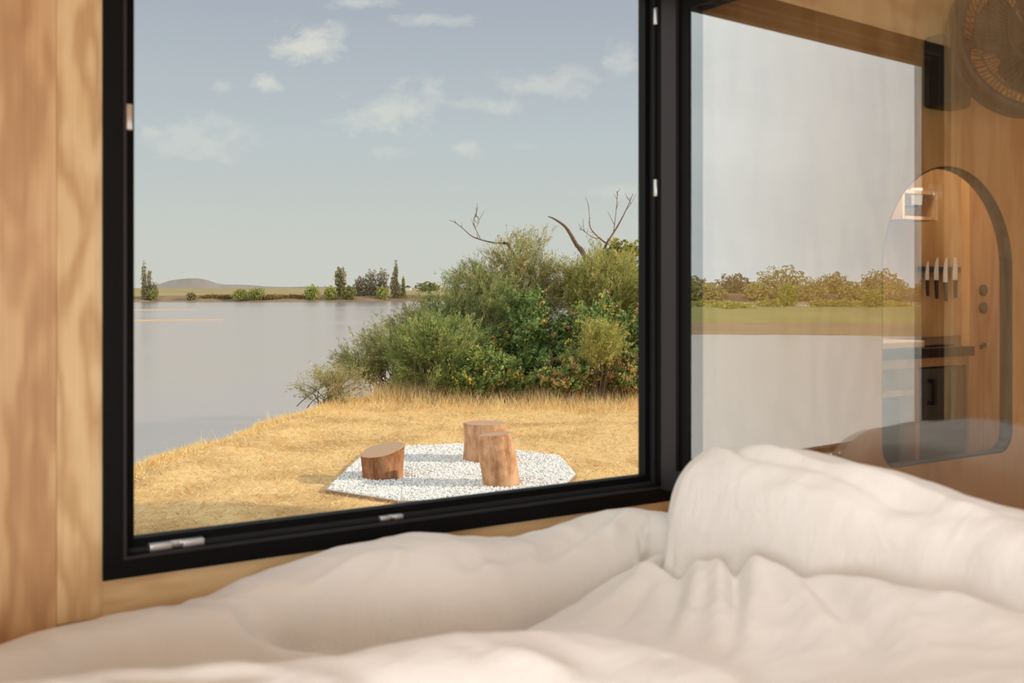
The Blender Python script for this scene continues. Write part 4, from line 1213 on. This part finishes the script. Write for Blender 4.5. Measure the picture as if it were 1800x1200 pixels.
def stump(label, pos, prof, height, tilt, lean, mat, seed, rough=.05, group='log seats on the gravel', crack=None):
    """prof: radius table (t, r); tilt = slope of the cut face; lean = shift of the top"""
    root = tag(empty('log_stump', pos), label, 'log', group)
    ns, nr = 56, 22; V = []; ts = np.linspace(0, 1, nr)
    for t in ts:
        for k in range(ns):
            a = 2 * math.pi * k / ns
            r = np.interp(t, *zip(*prof)); nn = mn.noise(Vector((math.cos(a) * 1.3 + seed, math.sin(a) * 1.3, t * .8)))
            n2 = mn.noise(Vector((math.cos(a) * 5 + seed, math.sin(a) * 5, t * 2.2)))
            r *= 1 + .11 * nn + rough * n2
            if crack is not None:
                da = (a - crack - .25 * (t - .5) + math.pi) % (2 * math.pi) - math.pi
                r *= 1 - .16 * math.exp(-(da / .06) ** 2) * min(1, max(0, t * 3 - .2))
            x, y = r * math.cos(a), r * math.sin(a)
            z = t * (height + tilt[0] * x + tilt[1] * y)
            V.append((x + lean[0] * t, y + lean[1] * t, z))
    F = [(i * ns + k, i * ns + (k + 1) % ns, (i + 1) * ns + (k + 1) % ns, (i + 1) * ns + k) for i in range(nr - 1) for k in range(ns)]
    obj_np('bark', V, F, mat, root, True)
    T = np.array(V[-ns:]); cc = T.mean(0); tv = np.concatenate([T * 1.0, cc + (T - cc) * .93 + [0, 0, .004], cc + (T - cc) * .5 + [0, 0, .004], [cc + [0, 0, .004]]])
    Fq = [(j * ns + k, j * ns + (k + 1) % ns, (j + 1) * ns + (k + 1) % ns, (j + 1) * ns + k) for j in range(2) for k in range(ns)]
    bm = bmesh.new(); vs2 = [bm.verts.new(p - cc) for p in tv]
    for q in Fq: bm.faces.new([vs2[i] for i in q])
    for k in range(ns): bm.faces.new((vs2[2 * ns + k], vs2[2 * ns + (k + 1) % ns], vs2[3 * ns]))
    o = obj_bm('cut_face', bm, M_RING, root, False, tuple(cc)); o['label'] = 'sawn log end with growth rings'
    root.rotation_euler = (0, 0, -YAW)      # local x = to the right of the view, y = away
    return root


def gpos(px, py): p = on_ground(px, py); return (p.x, p.y, .03)


stump('short wide log stump with rough reddish bark and slanted top', gpos(672, 844), [(0, .225), (.15, .220), (.6, .230), (1, .245)], .305, (.20, .15), (0, .0), M_BARK1, 2.2, .06)
stump('tall pale log seat leaning, with a long crack down its side', gpos(882, 857), [(0, .188), (.1, .192), (.5, .205), (.8, .195), (1, .178)], .535, (.10, -.05), (-.075, 0), M_BARK2, 5.1, .03, crack=-1.05)
stump('broad pale log seat with a flat top behind the cracked one', gpos(851, 813), [(0, .255), (.15, .25), (.6, .25), (1, .262)], .45, (-.01, -.02), (.01, 0), M_BARK2, 8.4, .035)


# ------------------------------------------------------------------ far trees, bushes and a house on the other bank
def far_tree(name, label, px_or_az, R_, blobs, cols, base_z=.4, leaves=1500, size=.42, trunk=True, polar_az=False, cat='tree', group='trees on the far bank'):
    """blobs: (offset across, height centre, half width, half height) in metres"""
    az = px_or_az if polar_az else math.degrees(math.atan((px_or_az - 900) / FPX))
    R2 = R_ if polar_az else R_ / math.cos(math.radians(az))
    if base_z == .4 and R_ < 260: R2, base_z = RB(az) + .6 + (R_ - 239) * .7, -.72
    b = np.array(polar(az, R2, base_z)); root = tag(empty(name, b), label, cat, group)
    a = math.radians(az); rx = np.array(RGT) * math.cos(a) - np.array(FWD) * math.sin(a); ry = np.array(FWD) * math.cos(a) + np.array(RGT) * math.sin(a)
    area_ = sum(w * h for _, _, w, h in blobs); C = []
    for (ox, oz, w, h) in blobs:
        k = max(60, int(2.0 * leaves * w * h / area_)); d = rand_dirs(k) * (RNG.random((k, 1)) ** .35)
        d *= 1 + .25 * np.sin(d[:, :1] * 9 + oz) * np.cos(d[:, 2:] * 8 + ox)
        C.append(np.outer(d[:, 0] * w + ox, rx) + np.outer(d[:, 1] * w * .6, ry) + np.outer(d[:, 2] * h + oz, [0, 0, 1]))
    C = np.concatenate(C); C = C[C[:, 2] > .02]; n_ = len(C)
    if base_z < -.7 and not polar_az: C[:, 2] *= 1.28
    v, f, c = leaf_quads(C, rand_dirs(n_), size * RNG.uniform(.6, 1.4, n_), size * .7 * RNG.uniform(.6, 1.4, n_), palette(n_, cols, None, .15))
    o = obj_np('crown', v, f, M_LEAF, root, False, c); o['kind'] = 'stuff'
    if trunk:
        top_ = max(oz for _, oz, _, _ in blobs)
        v, f = tube_np([(np.array([[0, 0, -.4], [.05, 0, top_ * .5], [0, .05, top_]]), np.array([.22, .16, .06]))], 6); obj_np('trunk', v, f, M_BARK, root, True)
    return root


DK = [(.30, .25, .18), (.34, .29, .20), (.27, .25, .16)]  # far tree colours lightened to stand in for distance haze
MG = [(.25, .25, .09), (.31, .30, .11), (.21, .22, .08)]
LG = [(.36, .38, .11), (.30, .34, .10), (.42, .41, .15)]
u = 238 / FPX    # metres per pixel at the far bank
far_tree('poplar_tree', 'slim dark poplar with two spires alone on the far bank', 258, 240, [(-.6, 3.4, .55, 3.8), (.5, 2.8, .6, 2.6), (0, 1.2, 1.4, 1.5), (1.6, 1.6, .9, 1.7)], DK + MG[:1], leaves=1500, size=.36)
far_tree('round_bush', 'green bush at the foot of the lone poplar', 268, 239, [(0, 1.0, 1.3, 1.0)], LG + MG, leaves=500, size=.35, cat='bush', trunk=False)
far_tree('round_bush', 'low brownish bush on the far bank beside the poplar bush', 337, 239, [(0, .7, 1.2, .7)], MG + DK, leaves=500, size=.35, cat='bush', trunk=False)
far_tree('round_bush', 'wide pale green bush alone on the open far bank', 437, 239, [(-1.8, 1.0, 1.9, 1.0), (1.8, 1.1, 2.0, 1.1)], LG + MG, leaves=1200, size=.38, cat='bush', trunk=False)
far_tree('round_bush', 'bright green rounded bush left of the tall tree group', 549, 239, [(0, 1.4, 1.9, 1.4)], LG, leaves=800, size=.38, cat='bush', trunk=False)
far_tree('round_bush', 'bright green bush at the foot of the tall round tree', 581, 239, [(0, 1.3, 1.6, 1.3)], LG, leaves=700, size=.38, cat='bush', trunk=False)
far_tree('broad_tree', 'tall round dark tree at the edge of the group', 598, 243, [(0, 4.0, 1.4, 2.1), (.2, 1.8, 1.2, 1.8)], DK + MG, leaves=1200, size=.4)
far_tree('round_bush', 'olive bush under the round dark trees', 613, 240, [(0, 1.3, 1.9, 1.4)], MG, leaves=800, size=.4, cat='bush', trunk=False)
for px, w, h, lb in ((633, 1.4, 2.0, 'brownish domed tree next to the tall round one'), (652, 1.5, 2.6, 'taller brownish domed tree in mid group'), (672, 1.3, 2.7, 'brownish tree with a peaked crown in the group')):
    h *= 1.25; far_tree('broad_tree', lb, px, 245, [(0, h, w * 1.15, h * .75), (0, h * .5, w * 1.25, h * .5)], DK, leaves=1000, size=.4)
far_tree('round_bush', 'fresh green bush in front of the brown domed trees', 672, 239.5, [(0, 1.2, 1.5, 1.3)], LG, leaves=700, size=.36, cat='bush', trunk=False)
far_tree('poplar_tree', 'tallest dark poplar spire rising above the tree group', 696, 241, [(0, 4.2, .5, 3.2), (-.6, 2.5, .8, 2.4), (.5, 1.6, .9, 1.7)], DK + MG[:1], leaves=1500, size=.36)
far_tree('poplar_tree', 'shorter thin poplar beside the tallest spire', 709, 242, [(0, 2.4, .45, 1.9), (0, 1.0, .7, 1.0)], MG, leaves=600, size=.34)
far_tree('round_bush', 'grey green far bush showing beside the thicket', 752, 300, [(0, 2.0, 4.0, 1.6)], MG, leaves=700, size=.5, cat='bush', trunk=False)
far_tree('round_bush', 'low tawny scrub strip on the far bank', 500, 242, [(-2.5, .5, 3.6, .5), (2.5, .5, 3.2, .55)], [(.26, .17, .07), (.22, .17, .06)], leaves=1300, size=.35, cat='bush', trunk=False)
far_tree('round_bush', 'low tawny scrub between poplar and wide pale bush', 385, 242, [(-2, .5, 2.6, .55), (1.2, .5, 2.6, .5)], [(.26, .17, .07), (.22, .18, .06)], leaves=1300, size=.35, cat='bush', trunk=False)
far_tree('round_bush', 'low tawny scrub right of the tallest poplar', 742, 242, [(-3, .4, 4, .5), (4, .4, 5, .45)], [(.26, .17, .07), (.24, .22, .08)], leaves=900, size=.35, cat='bush', trunk=False)
# small white house
hp = at(717, 512, 420); hs = tag(empty('farm_house', (hp.x, hp.y, .9), -YAW), 'tiny white house with a grey roof far behind the poplars', 'house')
bm = bmesh.new(); box(bm, -1.3, 1.3, -1.5, 1.5, 0, 1.5); obj_bm('wall', bm, M_WHITE, hs)
bm = bmesh.new(); prism(bm, [(-1.5, 1.5), (1.5, 1.5), (0, 2.3)], -1.7, 1.7); obj_bm('roof', bm, M_GREY, hs)
# upstream woods, seen mirrored in the glass
UPC = [(.48, .44, .18), (.42, .40, .15), (.54, .48, .22), (.38, .38, .14)]
UP = [(-57, 3.0, 4.0), (-61, 4.2, 5.2), (-64.5, 3.0, 4.5), (-67.5, 5.0, 4.6), (-70.5, 4.5, 5.6), (-73, 3.2, 4.2), (-75.2, 5.0, 6.0), (-77.8, 4.4, 4.8), (-80.2, 4.6, 5.4), (-82.8, 6.0, 7.2), (-85.5, 4.0, 5.6), (-88, 4.5, 6.4), (-91, 4.2, 4.8), (-94, 5.5, 6), (-98, 5, 5), (-102, 5, 6)]
for i, (az, w, h) in enumerate(UP):
    lb = ('dark olive' if i % 4 == 0 else 'yellow green') + (' broad' if w >= 4.5 else ' narrow') + (' tall' if h >= 5.5 else ' low') + ' tree of the upstream wood across the channel'
    far_tree('riverside_tree', lb, az, 250 + 4 * (i % 3), [(0, h * .52, w, h * .5), (-w * .7, h * .3, w * .7, h * .32), (w * .7, h * .3, w * .7, h * .34)], UPC if i % 4 else (DK + MG), leaves=1500, size=.55, polar_az=True, group='upstream woods', base_z=.2)
for i in range(26):
    az = -58 - i * 1.9 + RNG.normal() * .4
    far_tree('riverside_bush', 'low bush filling the gaps below the upstream wood', az, RB(az) + .8, [(0, 1.9, 3.7, 2.2)], UPC, leaves=700, size=.6, trunk=False, polar_az=True, cat='bush', group='bushes below the upstream woods', base_z=-.8)
for i in range(22):
    az = -58 - i * 2.2 + RNG.normal() * .5; rr_ = RNG.uniform(90, 128)
    far_tree('island_bush', 'low yellow green bush growing on the grassy island', az, rr_, [(0, .35, 2.4, .5)], [(.46, .46, .12), (.55, .50, .17), (.38, .42, .10)], leaves=420, size=.3, trunk=False, polar_az=True, cat='bush', group='bushes on the island', base_z=WATER + .85)
for az, h_ in ((-82.5, 2.6), (-87, 1.8), (-64, 1.6)):
    far_tree('island_sapling', 'upright fresh green sapling standing on the island', az, 112, [(0, h_ * .55, 1.1, h_ * .5), (0, h_ * .3, 1.4, h_ * .3)], [(.44, .48, .11), (.36, .42, .10)], leaves=500, size=.3, polar_az=True, group='saplings on the island', base_z=WATER + .95)
